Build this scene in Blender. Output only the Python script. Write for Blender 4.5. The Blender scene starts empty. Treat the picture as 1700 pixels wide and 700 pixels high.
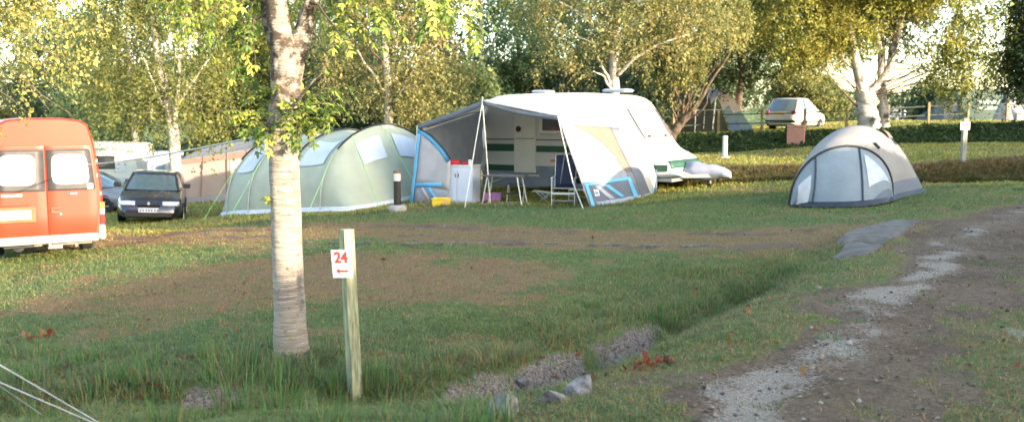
import bpy, bmesh, math, random
import numpy as np
from mathutils import Matrix, Vector, Euler
random.seed(7); RNG = np.random.default_rng(11)
R = math.radians
SC = bpy.context.scene; COL = SC.collection
# ------------------------------------------------------------------ camera
F, CX, CY, HZ, EYE = 1500.0, 850.0, 350.0, 195.0, 1.65
TH = math.atan((CY - HZ) / F)
cam_d = bpy.data.cameras.new('camera'); cam = bpy.data.objects.new('camera', cam_d); COL.objects.link(cam)
cam.location = (0, 0, EYE); cam.rotation_euler = (R(90) - TH, 0, 0)
cam_d.sensor_width = 36; cam_d.lens = F / 1700 * 36; cam_d.clip_end = 5000; cam_d.clip_start = .05; cam_d.dof.use_dof = True; cam_d.dof.focus_distance = 9.5; cam_d.dof.aperture_fstop = 2.0
SC.camera = cam
def ray(px, py):
    u, v = (px - CX) / F, (CY - py) / F
    return Vector((u, math.cos(TH) + v * math.sin(TH), -math.sin(TH) + v * math.cos(TH)))
def pt(px, py, Y):
    d = ray(px, py); return Vector((0, 0, EYE)) + d * (Y / d.y)
# ------------------------------------------------------------------ noise
def _h(ix, iy, iz=0):
    n = (ix * 374761393 + iy * 668265263 + iz * 2147483647 * 0 + iz * 1274126177) & 0xffffffff
    n = ((n ^ (n >> 13)) * 1274126177) & 0xffffffff
    return ((n ^ (n >> 16)) & 0xffff) / 65535.0
def vn(x, y, z=None):
    x = np.asarray(x, float); y = np.asarray(y, float)
    ix = np.floor(x).astype(np.int64); iy = np.floor(y).astype(np.int64); fx = x - ix; fy = y - iy
    fx = fx * fx * (3 - 2 * fx); fy = fy * fy * (3 - 2 * fy)
    def lay(iz):
        a = _h(ix, iy, iz); b = _h(ix + 1, iy, iz); c = _h(ix, iy + 1, iz); d = _h(ix + 1, iy + 1, iz)
        return (a * (1 - fx) + b * fx) * (1 - fy) + (c * (1 - fx) + d * fx) * fy
    if z is None: return lay(0)
    z = np.asarray(z, float); iz = np.floor(z).astype(np.int64); fz = z - iz; fz = fz * fz * (3 - 2 * fz)
    return lay(iz) * (1 - fz) + lay(iz + 1) * fz
def fbm(x, y, o=3):
    s, a, t = 0, 1, 0
    for i in range(o):
        s = s + a * vn(x * 2 ** i + 17.3 * i, y * 2 ** i + 5.1 * i); t += a; a *= .5
    return s / t
def sm(a, b, x):
    t = np.clip((np.asarray(x, float) - a) / (b - a), 0, 1); return t * t * (3 - 2 * t)
# ------------------------------------------------------------------ terrain
DITCH = np.array([(-40, 6.2), (-6, 6.5), (-.6, 6.6), (.1, 7.1), (1.1, 8.3), (2.8, 10.6), (4.0, 12.0)])
STREAK = np.array([(-.6, .5), (.6, 3.6), (1.3, 4.9), (2.36, 6.43), (3.5, 8.1), (4.1, 9.), (6.05, 12.1), (8.1, 14.6), (12, 19), (22, 26)])
TRACK = np.array([(-40, 36), (-14, 22.5), (-9.5, 20.3), (-4, 17.4), (0, 15.8), (2.5, 14.7), (4.5, 13.8), (8.2, 13.2)])
def sdist(x, y, L):
    best = np.full(np.shape(x), 1e9); sg = np.ones(np.shape(x))
    for (ax, ay), (bx, by) in zip(L[:-1], L[1:]):
        dx, dy = bx - ax, by - ay; t = np.clip(((x - ax) * dx + (y - ay) * dy) / (dx * dx + dy * dy), 0, 1)
        ex, ey = x - ax - t * dx, y - ay - t * dy; d = np.hypot(ex, ey); c = dx * ey - dy * ex
        m = d < best; best = np.where(m, d, best); sg = np.where(m, np.where(c > 0, -1, 1), sg)
    return best * sg
def gz(x, y, fine=True):
    x = np.asarray(x, float); y = np.asarray(y, float)
    zp = np.interp(x, [-60, -20, -11, -8.5, -7.5, -5, -2.5, 1, 3, 5, 8, 20, 60], [-2.2, -1.6, -1.18, -1.03, -.86, -.62, -.43, -.42, -.34, -.15, 0, .25, .3])
    zp = zp - .02 * np.clip(y - 17, 0, 20) * sm(-1, -4, x)
    sd = sdist(x, y, DITCH)
    wr = np.interp(x, [-2, .5, 2, 4], [2.5, 2.2, 1.7, 1.2]); r = sm(-.25, wr, sd) * (1 - sm(12.5, 17, y) * sm(9, 4, x))
    z = zp * (1 - r) + 0.0 * r
    z = z - (.26 + .16 * sm(2.5, .5, x) * sm(-1.5, -.2, x)) * np.exp(-(np.where(sd < 0, sd / .20, sd / .46)) ** 2) * (1 - sm(10.2, 11.8, y))
    y0 = np.interp(x, [3, 8, 10, 20], [24, 24, 22.2, 21.5]); zm = np.interp(x, [0, 4, 9, 13, 20, 60], [-.35, .17, .27, .60, .68, .8])
    z = z + (zm - z) * sm(0, 1.1, y - y0) * sm(.5, 4, x)
    y1 = np.interp(x, [-12, 0, 4, 12, 16, 60], [72, 46, 36.5, 35.6, 35.4, 34]); zu = np.interp(x, [-30, -10, 4, 10, 15, 22, 60], [-.6, 0, .7, .92, 1.02, 1.42, 1.5])
    z = z + (zu - z) * sm(0, 2.6, y - y1)
    z = z + np.interp(y, [60, 130, 250, 400, 650, 3000], [0, -.45, .4, 3.2, 4.2, 4.2])
    if fine:
        near = 1 - sm(20, 45, y)
        z = z + (fbm(x * .8, y * .8) - .5) * .08 + (fbm(x * 4, y * 4) - .5) * .05 * near + (fbm(x * 13 + 7, y * 13) - .5) * .035 * near
    return z
def g(x, y): return float(gz(np.array([x]), np.array([y]), False)[0])
def onground(px, py, lo=3, hi=200):
    for Y in np.arange(lo, hi, .05):
        p = pt(px, py, Y)
        if p.z <= g(p.x, p.y): return p
    return pt(px, py, hi)
def masks(x, y):
    n1 = fbm(x * 1.1 + 3, y * 1.1, 4) - .5; n2 = fbm(x * 3.1, y * 3.1 + 9, 3) - .5; n3 = fbm(x * .5 + 31, y * .5, 3) - .5
    ds = sdist(x, y, STREAK); dd = sdist(x, y, DITCH); dt = np.abs(sdist(x, y, TRACK))
    road = sm(-1.0, -.2, ds + n1 * 1.6) * sm(1.0, .35, (ds + n1 * 1.5 + n2 * .9) / np.interp(y, [8, 11, 14], [1.35, 2.0, 3.2]))
    road = np.maximum(road, sm(-.5, .1, ds + n1) * sm(5, 3, ds) * .45 * sm(-.02, .14, n1))
    road = road * (1 - .9 * sm(-.03, .10, (fbm(x * .9 + 40, y * 1.3 + 3, 3) - .5) + n2 * .5) * sm(.7, 1.5, ds))
    grav = .80 * sm(.50, .0, np.abs(ds + n1 * .8 + .05)) * (.5 + .5 * sm(-.2, .12, n2 * 1.2 + n3 * .8 + .04 * (7.5 - y)))
    grav = np.maximum(grav, .5 * sm(.3, .1, np.abs(ds - 1.35 + n1)) * sm(.05, .2, n2))
    dirt = road
    tr = np.maximum(sm(.55, .1, np.abs(dt - .75 + n1 * .5)), .0) * (.25 + .75 * sm(-.12, .15, n2 + n1))
    dirt = np.maximum(dirt, tr * .8 * sm(7.6, 6.6, x))
    px = CX + F * x / np.maximum(y, 1)
    el = ((x + 2.6 + .2 * (y - 11.5)) / 4.3) ** 2 + ((y - 11.9) / 2.3) ** 2
    dry = sm(1.35, .45, el + n1 * 2.0 + n2 * 1.2)
    dry = dry * (.72 + .28 * sm(-.12, .1, fbm(x * 6, y * 6, 2) - .5))
    dry = np.maximum(dry, .8 * sm(2.0, .9, dt + n1 * 1.5 + n2))
    dry = np.maximum(dry, .5 * sm(-1.9, -.7, ds + n1 * 2.5) * sm(5, 2, ds))
    dry = np.maximum(dry, .6 * sm(.1, .25, n3 + n2 * .5))
    dry = np.maximum(dry, .3 * sm(-1.2, -.2, dd) * sm(.9, .2, dd))
    dry = np.maximum(dry, (.55 + .4 * sm(8, 10, x)) * sm(0, 1.0, y - np.interp(x, [3, 8, 10, 20], [24, 24, 22.2, 21.5])) * sm(3, 1.6, y - np.interp(x, [3, 8, 10, 20], [24, 24, 22.2, 21.5])) * (x > 3))
    ditch = sm(.48, .16, np.abs(dd + .02 + n2 * .25)) * (1 - sm(10.5, 11.8, y)) * sm(-.16, .05, n1 + .10 * sm(-1, .2, x) * sm(2, 1, x)) * (.25 + .75 * sm(1.9, 1.1, x))
    return np.clip(dirt, 0, 1), np.clip(grav, 0, 1), np.clip(dry, 0, 1), np.clip(ditch, 0, 1)
# ------------------------------------------------------------------ materials
MATS = {}
def nt(name):
    m = bpy.data.materials.new(name); m.use_nodes = True; m.node_tree.nodes.clear(); MATS[name] = m
    return m, m.node_tree.nodes, m.node_tree.links
def mat(name, col, rough=.6, var=.12, scale=6, bump=0, bscale=40, metal=0, trans=0, spec=.4, col2=None, coat=0, stretch=None, alpha=None):
    m, N, L = nt(name); out = N.new('ShaderNodeOutputMaterial'); b = N.new('ShaderNodeBsdfPrincipled')
    tc = N.new('ShaderNodeTexCoord'); src = tc.outputs['Object']
    if stretch:
        mp = N.new('ShaderNodeMapping'); mp.inputs['Scale'].default_value = stretch; L.new(src, mp.inputs[0]); src = mp.outputs[0]
    nz = N.new('ShaderNodeTexNoise'); nz.inputs['Scale'].default_value = scale; nz.inputs['Detail'].default_value = 5; L.new(src, nz.inputs[0])
    cr = N.new('ShaderNodeValToRGB'); L.new(nz.outputs['Fac'], cr.inputs[0])
    c2 = col2 or tuple(min(1, c * (1 + var)) for c in col); c1 = col if col2 else tuple(c * (1 - var) for c in col)
    cr.color_ramp.elements[0].color = (*c1, 1); cr.color_ramp.elements[1].color = (*c2, 1)
    cr.color_ramp.elements[0].position = .35; cr.color_ramp.elements[1].position = .65
    L.new(cr.outputs[0], b.inputs['Base Color']); b.inputs['Roughness'].default_value = rough; b.inputs['Metallic'].default_value = metal
    b.inputs['Specular IOR Level'].default_value = spec; b.inputs['Coat Weight'].default_value = coat
    if alpha is not None: b.inputs['Alpha'].default_value = alpha
    if bump:
        n2 = N.new('ShaderNodeTexNoise'); n2.inputs['Scale'].default_value = bscale; n2.inputs['Detail'].default_value = 4; L.new(src, n2.inputs[0])
        bp = N.new('ShaderNodeBump'); bp.inputs['Strength'].default_value = bump; bp.inputs['Distance'].default_value = .02
        L.new(n2.outputs['Fac'], bp.inputs['Height']); L.new(bp.outputs[0], b.inputs['Normal'])
    if trans:
        t = N.new('ShaderNodeBsdfTranslucent'); L.new(cr.outputs[0], t.inputs[0]); mx = N.new('ShaderNodeMixShader'); mx.inputs[0].default_value = trans
        L.new(b.outputs[0], mx.inputs[1]); L.new(t.outputs[0], mx.inputs[2]); L.new(mx.outputs[0], out.inputs[0])
    else: L.new(b.outputs[0], out.inputs[0])
    return m
def leafmat(name, trans=.4, rough=.55):
    m, N, L = nt(name); out = N.new('ShaderNodeOutputMaterial'); at = N.new('ShaderNodeAttribute'); at.attribute_name = 'tint'
    b = N.new('ShaderNodeBsdfPrincipled'); b.inputs['Roughness'].default_value = rough; b.inputs['Specular IOR Level'].default_value = .25
    t = N.new('ShaderNodeBsdfTranslucent'); mx = N.new('ShaderNodeMixShader'); mx.inputs[0].default_value = trans
    L.new(at.outputs['Color'], b.inputs['Base Color']); L.new(at.outputs['Color'], t.inputs[0])
    L.new(b.outputs[0], mx.inputs[1]); L.new(t.outputs[0], mx.inputs[2]); L.new(mx.outputs[0], out.inputs[0])
    return m
LEAF = leafmat('leaf', .46); GRASSM = leafmat('grass_blade', .42, .6)
def bark(name, white, dark, dscale=3, thr=(.42, .55), base2=None, lines=18):
    m, N, L = nt(name); out = N.new('ShaderNodeOutputMaterial'); b = N.new('ShaderNodeBsdfPrincipled'); tc = N.new('ShaderNodeTexCoord')
    mp = N.new('ShaderNodeMapping'); mp.inputs['Scale'].default_value = (3, 3, lines); L.new(tc.outputs['Object'], mp.inputs[0])
    n1 = N.new('ShaderNodeTexNoise'); n1.inputs['Scale'].default_value = 1.0; n1.inputs['Detail'].default_value = 6; n1.inputs['Roughness'].default_value = .65; L.new(mp.outputs[0], n1.inputs[0])
    n2 = N.new('ShaderNodeTexNoise'); n2.inputs['Scale'].default_value = dscale; n2.inputs['Detail'].default_value = 7; L.new(tc.outputs['Object'], n2.inputs[0])
    c1 = N.new('ShaderNodeValToRGB'); c1.color_ramp.elements[0].color = (*(base2 or tuple(w * .6 for w in white)), 1); c1.color_ramp.elements[1].color = (*white, 1)
    c1.color_ramp.elements[0].position = .35; c1.color_ramp.elements[1].position = .55; L.new(n1.outputs['Fac'], c1.inputs[0])
    c2 = N.new('ShaderNodeValToRGB'); c2.color_ramp.elements[0].position = thr[0]; c2.color_ramp.elements[1].position = thr[1]; L.new(n2.outputs['Fac'], c2.inputs[0])
    mx = N.new('ShaderNodeMix'); mx.data_type = 'RGBA'; L.new(c2.outputs[0], mx.inputs[0]); mx.inputs[6].default_value = (*dark, 1); L.new(c1.outputs[0], mx.inputs[7])
    L.new(mx.outputs[2], b.inputs['Base Color']); b.inputs['Roughness'].default_value = .85
    bp = N.new('ShaderNodeBump'); bp.inputs['Strength'].default_value = .8; bp.inputs['Distance'].default_value = .03
    ad = N.new('ShaderNodeMath'); ad.operation = 'ADD'; L.new(n1.outputs['Fac'], ad.inputs[0]); L.new(n2.outputs['Fac'], ad.inputs[1])
    L.new(ad.outputs[0], bp.inputs['Height']); L.new(bp.outputs[0], b.inputs['Normal']); L.new(b.outputs[0], out.inputs[0])
    return m
BIRCH = bark('birch_bark', (.47, .42, .36), (.06, .05, .04), 2.2, (.36, .44))
def ashbark():
    m, N, L = nt('mottled_bark'); out = N.new('ShaderNodeOutputMaterial'); b = N.new('ShaderNodeBsdfPrincipled'); b.inputs['Roughness'].default_value = .9; tc = N.new('ShaderNodeTexCoord')
    def noise(sc, s=1, d=6, r=.65, off=(0, 0, 0)):
        mp = N.new('ShaderNodeMapping'); mp.inputs['Scale'].default_value = sc; mp.inputs['Location'].default_value = off; L.new(tc.outputs['Object'], mp.inputs[0]); n = N.new('ShaderNodeTexNoise'); n.inputs['Scale'].default_value = s; n.inputs['Detail'].default_value = d; n.inputs['Roughness'].default_value = r; L.new(mp.outputs[0], n.inputs[0]); return n.outputs['Fac']
    def ramp(f, p0, p1, a=(0, 0, 0), c=(1, 1, 1)):
        r = N.new('ShaderNodeValToRGB'); r.color_ramp.elements[0].position = p0; r.color_ramp.elements[1].position = p1; r.color_ramp.elements[0].color = (*a, 1); r.color_ramp.elements[1].color = (*c, 1); L.new(f, r.inputs[0]); return r.outputs[0]
    def mix(f, a, c):
        x = N.new('ShaderNodeMix'); x.data_type = 'RGBA'; L.new(f, x.inputs[0]); L.new(a, x.inputs[6]) if hasattr(a, 'links') else setattr(x.inputs[6], 'default_value', (*a, 1)); L.new(c, x.inputs[7]) if hasattr(c, 'links') else setattr(x.inputs[7], 'default_value', (*c, 1)); return x.outputs[2]
    bands = noise((5, 5, 55)); fineb = noise((9, 9, 150), off=(3, 1, 2)); blot = noise((9, 9, 16), off=(7, 7, 7)); lich = noise((22, 22, 22), off=(2, 9, 4)); big = noise((4, 4, 3.2), off=(1, 5, 8))
    c = mix(ramp(bands, .38, .58), (.29, .235, .19), (.47, .40, .33)); c = mix(ramp(fineb, .60, .70), c, (.10, .075, .055)); c = mix(ramp(blot, .60, .70), c, (.14, .11, .085)); c = mix(ramp(big, .56, .66), c, (.16, .15, .13)); c = mix(ramp(lich, .63, .70), c, (.36, .37, .33))
    # dark rough bark where the trunk forks and yellow lichen low down
    sx = N.new('ShaderNodeSeparateXYZ'); L.new(tc.outputs['Object'], sx.inputs[0])
    def zr(a, b_):
        r = N.new('ShaderNodeMapRange'); r.inputs[1].default_value = a; r.inputs[2].default_value = b_; L.new(sx.outputs[2], r.inputs[0]); return r.outputs[0]
    def mul(a, b_): k = N.new('ShaderNodeMath'); k.operation = 'MULTIPLY'; L.new(a, k.inputs[0]); L.new(b_, k.inputs[1]); return k.outputs[0]
    c = mix(mul(zr(1.85, 2.3), ramp(noise((7, 7, 9), off=(4, 4, 1)), .46, .56)), c, (.085, .062, .045)); c = mix(mul(zr(.42, .12), ramp(noise((16, 16, 16), off=(8, 1, 1)), .55, .62)), c, (.30, .27, .06))
    L.new(c, b.inputs['Base Color']); ad = N.new('ShaderNodeMath'); ad.operation = 'ADD'; L.new(bands, ad.inputs[0]); L.new(blot, ad.inputs[1]); ad2 = N.new('ShaderNodeMath'); ad2.operation = 'ADD'; L.new(ad.outputs[0], ad2.inputs[0]); L.new(fineb, ad2.inputs[1])
    bp = N.new('ShaderNodeBump'); bp.inputs['Strength'].default_value = 1; bp.inputs['Distance'].default_value = .03; L.new(ad2.outputs[0], bp.inputs['Height']); L.new(bp.outputs[0], b.inputs['Normal']); L.new(b.outputs[0], out.inputs[0]); return m
ASH = ashbark()
DARKBARK = bark('dark_bark', (.13, .09, .06), (.05, .035, .025), 5, (.4, .6))
def groundmat():
    m, N, L = nt('ground'); out = N.new('ShaderNodeOutputMaterial'); b = N.new('ShaderNodeBsdfPrincipled'); b.inputs['Roughness'].default_value = .95; b.inputs['Specular IOR Level'].default_value = .1
    tc = N.new('ShaderNodeTexCoord'); at = N.new('ShaderNodeAttribute'); at.attribute_name = 'mask'; sp = N.new('ShaderNodeSeparateColor'); L.new(at.outputs['Color'], sp.inputs[0])
    def noise(s, d=5, r=.6):
        n = N.new('ShaderNodeTexNoise'); n.inputs['Scale'].default_value = s; n.inputs['Detail'].default_value = d; n.inputs['Roughness'].default_value = r; L.new(tc.outputs['Object'], n.inputs[0]); return n.outputs['Fac']
    def ramp(f, a, b_, p0=.35, p1=.65):
        c = N.new('ShaderNodeValToRGB'); c.color_ramp.elements[0].color = (*a, 1); c.color_ramp.elements[1].color = (*b_, 1); c.color_ramp.elements[0].position = p0; c.color_ramp.elements[1].position = p1; L.new(f, c.inputs[0]); return c.outputs[0]
    def mix(f, a, b_):
        x = N.new('ShaderNodeMix'); x.data_type = 'RGBA'; L.new(f, x.inputs[0]); L.new(a, x.inputs[6]); L.new(b_, x.inputs[7]); return x.outputs[2]
    def edge(mask, nz, w=.5, lo=.3, hi=.68):   # mask broken up by noise
        a = N.new('ShaderNodeMath'); a.operation = 'MULTIPLY_ADD'; L.new(nz, a.inputs[0]); a.inputs[1].default_value = w; a.inputs[2].default_value = -w / 2
        s = N.new('ShaderNodeMath'); s.operation = 'ADD'; L.new(mask, s.inputs[0]); L.new(a.outputs[0], s.inputs[1])
        c = N.new('ShaderNodeMapRange'); c.interpolation_type = 'SMOOTHSTEP'; L.new(s.outputs[0], c.inputs[0]); c.inputs[1].default_value = lo; c.inputs[2].default_value = hi; return c.outputs[0]
    nf, nm, nl, nv = noise(38, 6, .7), noise(9, 5), noise(.9, 4), noise(120, 3)
    grass = mix(nl, ramp(nf, (.055, .085, .028), (.13, .18, .065)), ramp(nm, (.08, .115, .036), (.15, .18, .07)))
    dry = ramp(nf, (.12, .072, .036), (.28, .18, .095), .3, .7)
    dirt = mix(edge(nl, nm, .8), ramp(nf, (.052, .034, .023), (.16, .11, .073), .3, .72), ramp(nf, (.085, .058, .038), (.23, .165, .112), .3, .7))
    grav = ramp(nv, (.13, .10, .075), (.42, .36, .29), .38, .64)
    stone = ramp(nf, (.06, .045, .035), (.34, .28, .235), .35, .7)
    c = mix(edge(sp.outputs[2], nm, 1.3, .15, .95), grass, dry); c = mix(edge(sp.outputs[0], nm, .6), c, dirt); c = mix(edge(sp.outputs[1], nf, 1.5), c, grav); c = mix(edge(at.outputs['Alpha'], nm, .6), c, stone)
    L.new(c, b.inputs['Base Color']); bp = N.new('ShaderNodeBump'); bp.inputs['Strength'].default_value = .9; bp.inputs['Distance'].default_value = .03
    L.new(nf, bp.inputs['Height']); L.new(bp.outputs[0], b.inputs['Normal']); L.new(b.outputs[0], out.inputs[0]); return m
# ------------------------------------------------------------------ object helpers
def tag(o, label=None, cat=None, group=None, kind=None):
    for k, v in (('label', label), ('category', cat), ('group', group), ('kind', kind)):
        if v: o[k] = v
    return o
def thing(name, label, cat, loc=(0, 0, 0), rot=(0, 0, 0), group=None):
    o = bpy.data.objects.new(name, None); COL.objects.link(o); o.location = loc; o.rotation_euler = rot; o.empty_display_size = .1
    return tag(o, label, cat, group)
def wm(o):
    m = o.matrix_basis.copy()
    while o.parent: o = o.parent; m = o.matrix_basis @ m
    return m
def copy_tree(o, parent=None):
    c = o.copy(); COL.objects.link(c); c.parent = parent
    for ch in list(o.children): copy_tree(ch, c)
    return c
class MB:
    def __init__(s): s.v, s.f, s.m, s.i = [], [], [], 0
    def mi(s, i): s.i = i; return s
    def add(s, vs, fs):
        n = len(s.v); s.v += [Vector(v) for v in vs]; s.f += [[n + j for j in f] for f in fs]; s.m += [s.i] * len(fs); return s
    def box(s, c, d, rz=0, rot=None, top=None):
        M = rot if rot is not None else Matrix.Rotation(rz, 3, 'Z'); t = top or (1, 1); V = []
        for sz in (-1, 1):
            k = t if sz > 0 else (1, 1)
            for sx, sy in ((-1, -1), (1, -1), (1, 1), (-1, 1)): V.append(Vector(c) + M @ Vector((sx * d[0] / 2 * k[0], sy * d[1] / 2 * k[1], sz * d[2] / 2)))
        return s.add(V, [(3, 2, 1, 0), (4, 5, 6, 7), (0, 1, 5, 4), (1, 2, 6, 5), (2, 3, 7, 6), (3, 0, 4, 7)])
    def bar(s, a, b, w, h=None):
        a, b = Vector(a), Vector(b); d = b - a; q = d.to_track_quat('X', 'Z').to_matrix()
        return s.box((a + b) / 2, (d.length, w, h or w), rot=q)
    def tube(s, P, r, n=8, cap=True):
        P = [Vector(p) for p in P]; rs = r if hasattr(r, '__len__') else [r] * len(P); V = []; up = None
        for i, p in enumerate(P):
            d = (P[min(i + 1, len(P) - 1)] - P[max(i - 1, 0)]).normalized()
            if up is None: up = d.orthogonal().normalized()
            up = (up - d * up.dot(d)); up = up.normalized() if up.length > 1e-5 else d.orthogonal().normalized()
            w = d.cross(up)
            V += [p + (up * math.cos(2 * math.pi * k / n) + w * math.sin(2 * math.pi * k / n)) * rs[i] for k in range(n)]
        Fc = [(i * n + k, i * n + (k + 1) % n, (i + 1) * n + (k + 1) % n, (i + 1) * n + k) for i in range(len(P) - 1) for k in range(n)]
        if cap: Fc += [tuple(range(n))[::-1], tuple((len(P) - 1) * n + k for k in range(n))]
        return s.add(V, Fc)
    def grid(s, G, flip=False):
        r, c = len(G), len(G[0]); V = [p for row in G for p in row]
        Fc = [(i * c + j, i * c + j + 1, (i + 1) * c + j + 1, (i + 1) * c + j) for i in range(r - 1) for j in range(c - 1)]
        if flip: Fc = [f[::-1] for f in Fc]
        return s.add(V, Fc)
    def loft(s, rings, cap=True):
        n = len(rings[0]); V = [p for r_ in rings for p in r_]
        Fc = [(i * n + k, i * n + (k + 1) % n, (i + 1) * n + (k + 1) % n, (i + 1) * n + k) for i in range(len(rings) - 1) for k in range(n)]
        if cap: Fc += [tuple(range(n))[::-1], tuple((len(rings) - 1) * n + k for k in range(n))]
        return s.add(V, Fc)
    def prism(s, poly, vec):
        vec = Vector(vec); return s.loft([[Vector(p) for p in poly], [Vector(p) + vec for p in poly]])
    def lathe(s, prof, c=(0, 0, 0), axis='Z', n=24):
        c = Vector(c); rings = []
        for r_, h in prof:
            ring = []
            for k in range(n):
                a = 2 * math.pi * k / n; p = (r_ * math.cos(a), r_ * math.sin(a), h)
                if axis == 'Y': p = (p[0], p[2], p[1])
                if axis == 'X': p = (p[2], p[0], p[1])
                ring.append(c + Vector(p))
            rings.append(ring)
        return s.loft(rings)
    def build(s, name, mats, parent=None, world=False, smooth=True, angle=35, bevel=0, solid=0, tagd=None):
        V = s.v
        if world and parent is not None:
            Mi = wm(parent).inverted(); V = [Mi @ v for v in V]
        me = bpy.data.meshes.new(name); me.from_pydata([tuple(v) for v in V], [], s.f)
        for m in (mats if isinstance(mats, (list, tuple)) else [mats]): me.materials.append(m)
        me.polygons.foreach_set('material_index', s.m)
        bm = bmesh.new(); bm.from_mesh(me); bmesh.ops.recalc_face_normals(bm, faces=bm.faces); bm.to_mesh(me); bm.free()
        if smooth:
            me.polygons.foreach_set('use_smooth', [True] * len(me.polygons)); me.set_sharp_from_angle(angle=R(angle))
        o = bpy.data.objects.new(name, me); COL.objects.link(o); o.parent = parent
        if solid: md = o.modifiers.new('s', 'SOLIDIFY'); md.thickness = solid; md.offset = 0
        if bevel: md = o.modifiers.new('b', 'BEVEL'); md.width = bevel; md.segments = 2; md.limit_method = 'ANGLE'; md.angle_limit = R(40)
        if tagd: tag(o, *tagd)
        return o
def fast(name, V, Fc, m, parent=None, tint=None, attr='tint', smooth=False, world=False):
    V = np.asarray(V, np.float32)
    if world and parent is not None:
        Mi = np.array(wm(parent).inverted()); V = V @ Mi[:3, :3].T + Mi[:3, 3]; V = V.astype(np.float32)
    Fc = np.asarray(Fc, np.int32); n, k = Fc.shape; me = bpy.data.meshes.new(name)
    me.vertices.add(len(V)); me.vertices.foreach_set('co', V.ravel()); me.loops.add(n * k); me.loops.foreach_set('vertex_index', Fc.ravel())
    me.polygons.add(n); me.polygons.foreach_set('loop_start', np.arange(0, n * k, k, dtype=np.int32)); me.polygons.foreach_set('loop_total', np.full(n, k, np.int32))
    me.update(calc_edges=True)
    if tint is not None:
        a = me.color_attributes.new(attr, 'FLOAT_COLOR', 'POINT'); t = np.asarray(tint, np.float32)
        if t.shape[1] == 3: t = np.c_[t, np.ones(len(t), np.float32)]
        a.data.foreach_set('color', t.astype(np.float32).ravel())
    if smooth: me.polygons.foreach_set('use_smooth', np.ones(n, bool))
    me.materials.append(m); o = bpy.data.objects.new(name, me); COL.objects.link(o); o.parent = parent
    return o
def unit(n):
    a = RNG.normal(size=(n, 3)); return a / np.linalg.norm(a, axis=1)[:, None]
def leaves(name, P, size, cols, parent, weights=None, cl=None, asp=.62, drop=.35):
    """one folded rhombic leaf per point"""
    n = len(P); d = unit(n); d[:, 2] -= drop * 2; d /= np.linalg.norm(d, axis=1)[:, None]
    q = np.cross(d, unit(n)); q /= np.linalg.norm(q, axis=1)[:, None] + 1e-9
    sz = (size * np.clip(RNG.lognormal(-.08, .35, n), .4, 2))[:, None]
    V = np.stack([P, P + d * sz * .5 + q * sz * asp / 2, P + d * sz, P + d * sz * .5 - q * sz * asp / 2], 1).reshape(-1, 3)
    cols = np.array(cols)
    if cl is None: cl = RNG.random(n)
    idx = np.clip((cl * .7 + RNG.random(n) * .3 + RNG.normal(0, .1, n)) * len(cols), 0, len(cols) - 1).astype(int)
    c = cols[idx] * RNG.uniform(.72, 1.28, n)[:, None]
    return fast(name, V, np.arange(n * 4).reshape(n, 4), LEAF, parent, np.repeat(c, 4, 0), world=True)
# ------------------------------------------------------------------ ground sheet
def axis(lo, hi, step, far_lo, far_hi, gr=1.12):
    a = list(np.arange(lo, hi, step)); s = step
    while a[-1] < far_hi: s *= gr; a.append(a[-1] + s)
    s = step; b = []; x = lo
    while x > far_lo: s *= gr; x -= s; b.append(x)
    return np.array(b[::-1] + a)
xs = axis(-9, 10, .075, -1500, 1500, 1.055); ys = axis(4.2, 19, .07, -120, 2600, 1.035)
X, Y = np.meshgrid(xs, ys); Z = gz(X, Y)
V = np.stack([X, Y, Z], -1).reshape(-1, 3); ny, nx = X.shape
ii = np.arange(ny * nx).reshape(ny, nx); Fc = np.stack([ii[:-1, :-1], ii[:-1, 1:], ii[1:, 1:], ii[1:, :-1]], -1).reshape(-1, 4)
a, b, c, d = masks(X, Y); tint = np.stack([a, b, c, d], -1).reshape(-1, 4)
tag(fast('ground', V, Fc, groundmat(), None, tint, 'mask', True), kind='structure', label='campsite ground of mown grass, worn earth and a pale gravel streak')
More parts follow.
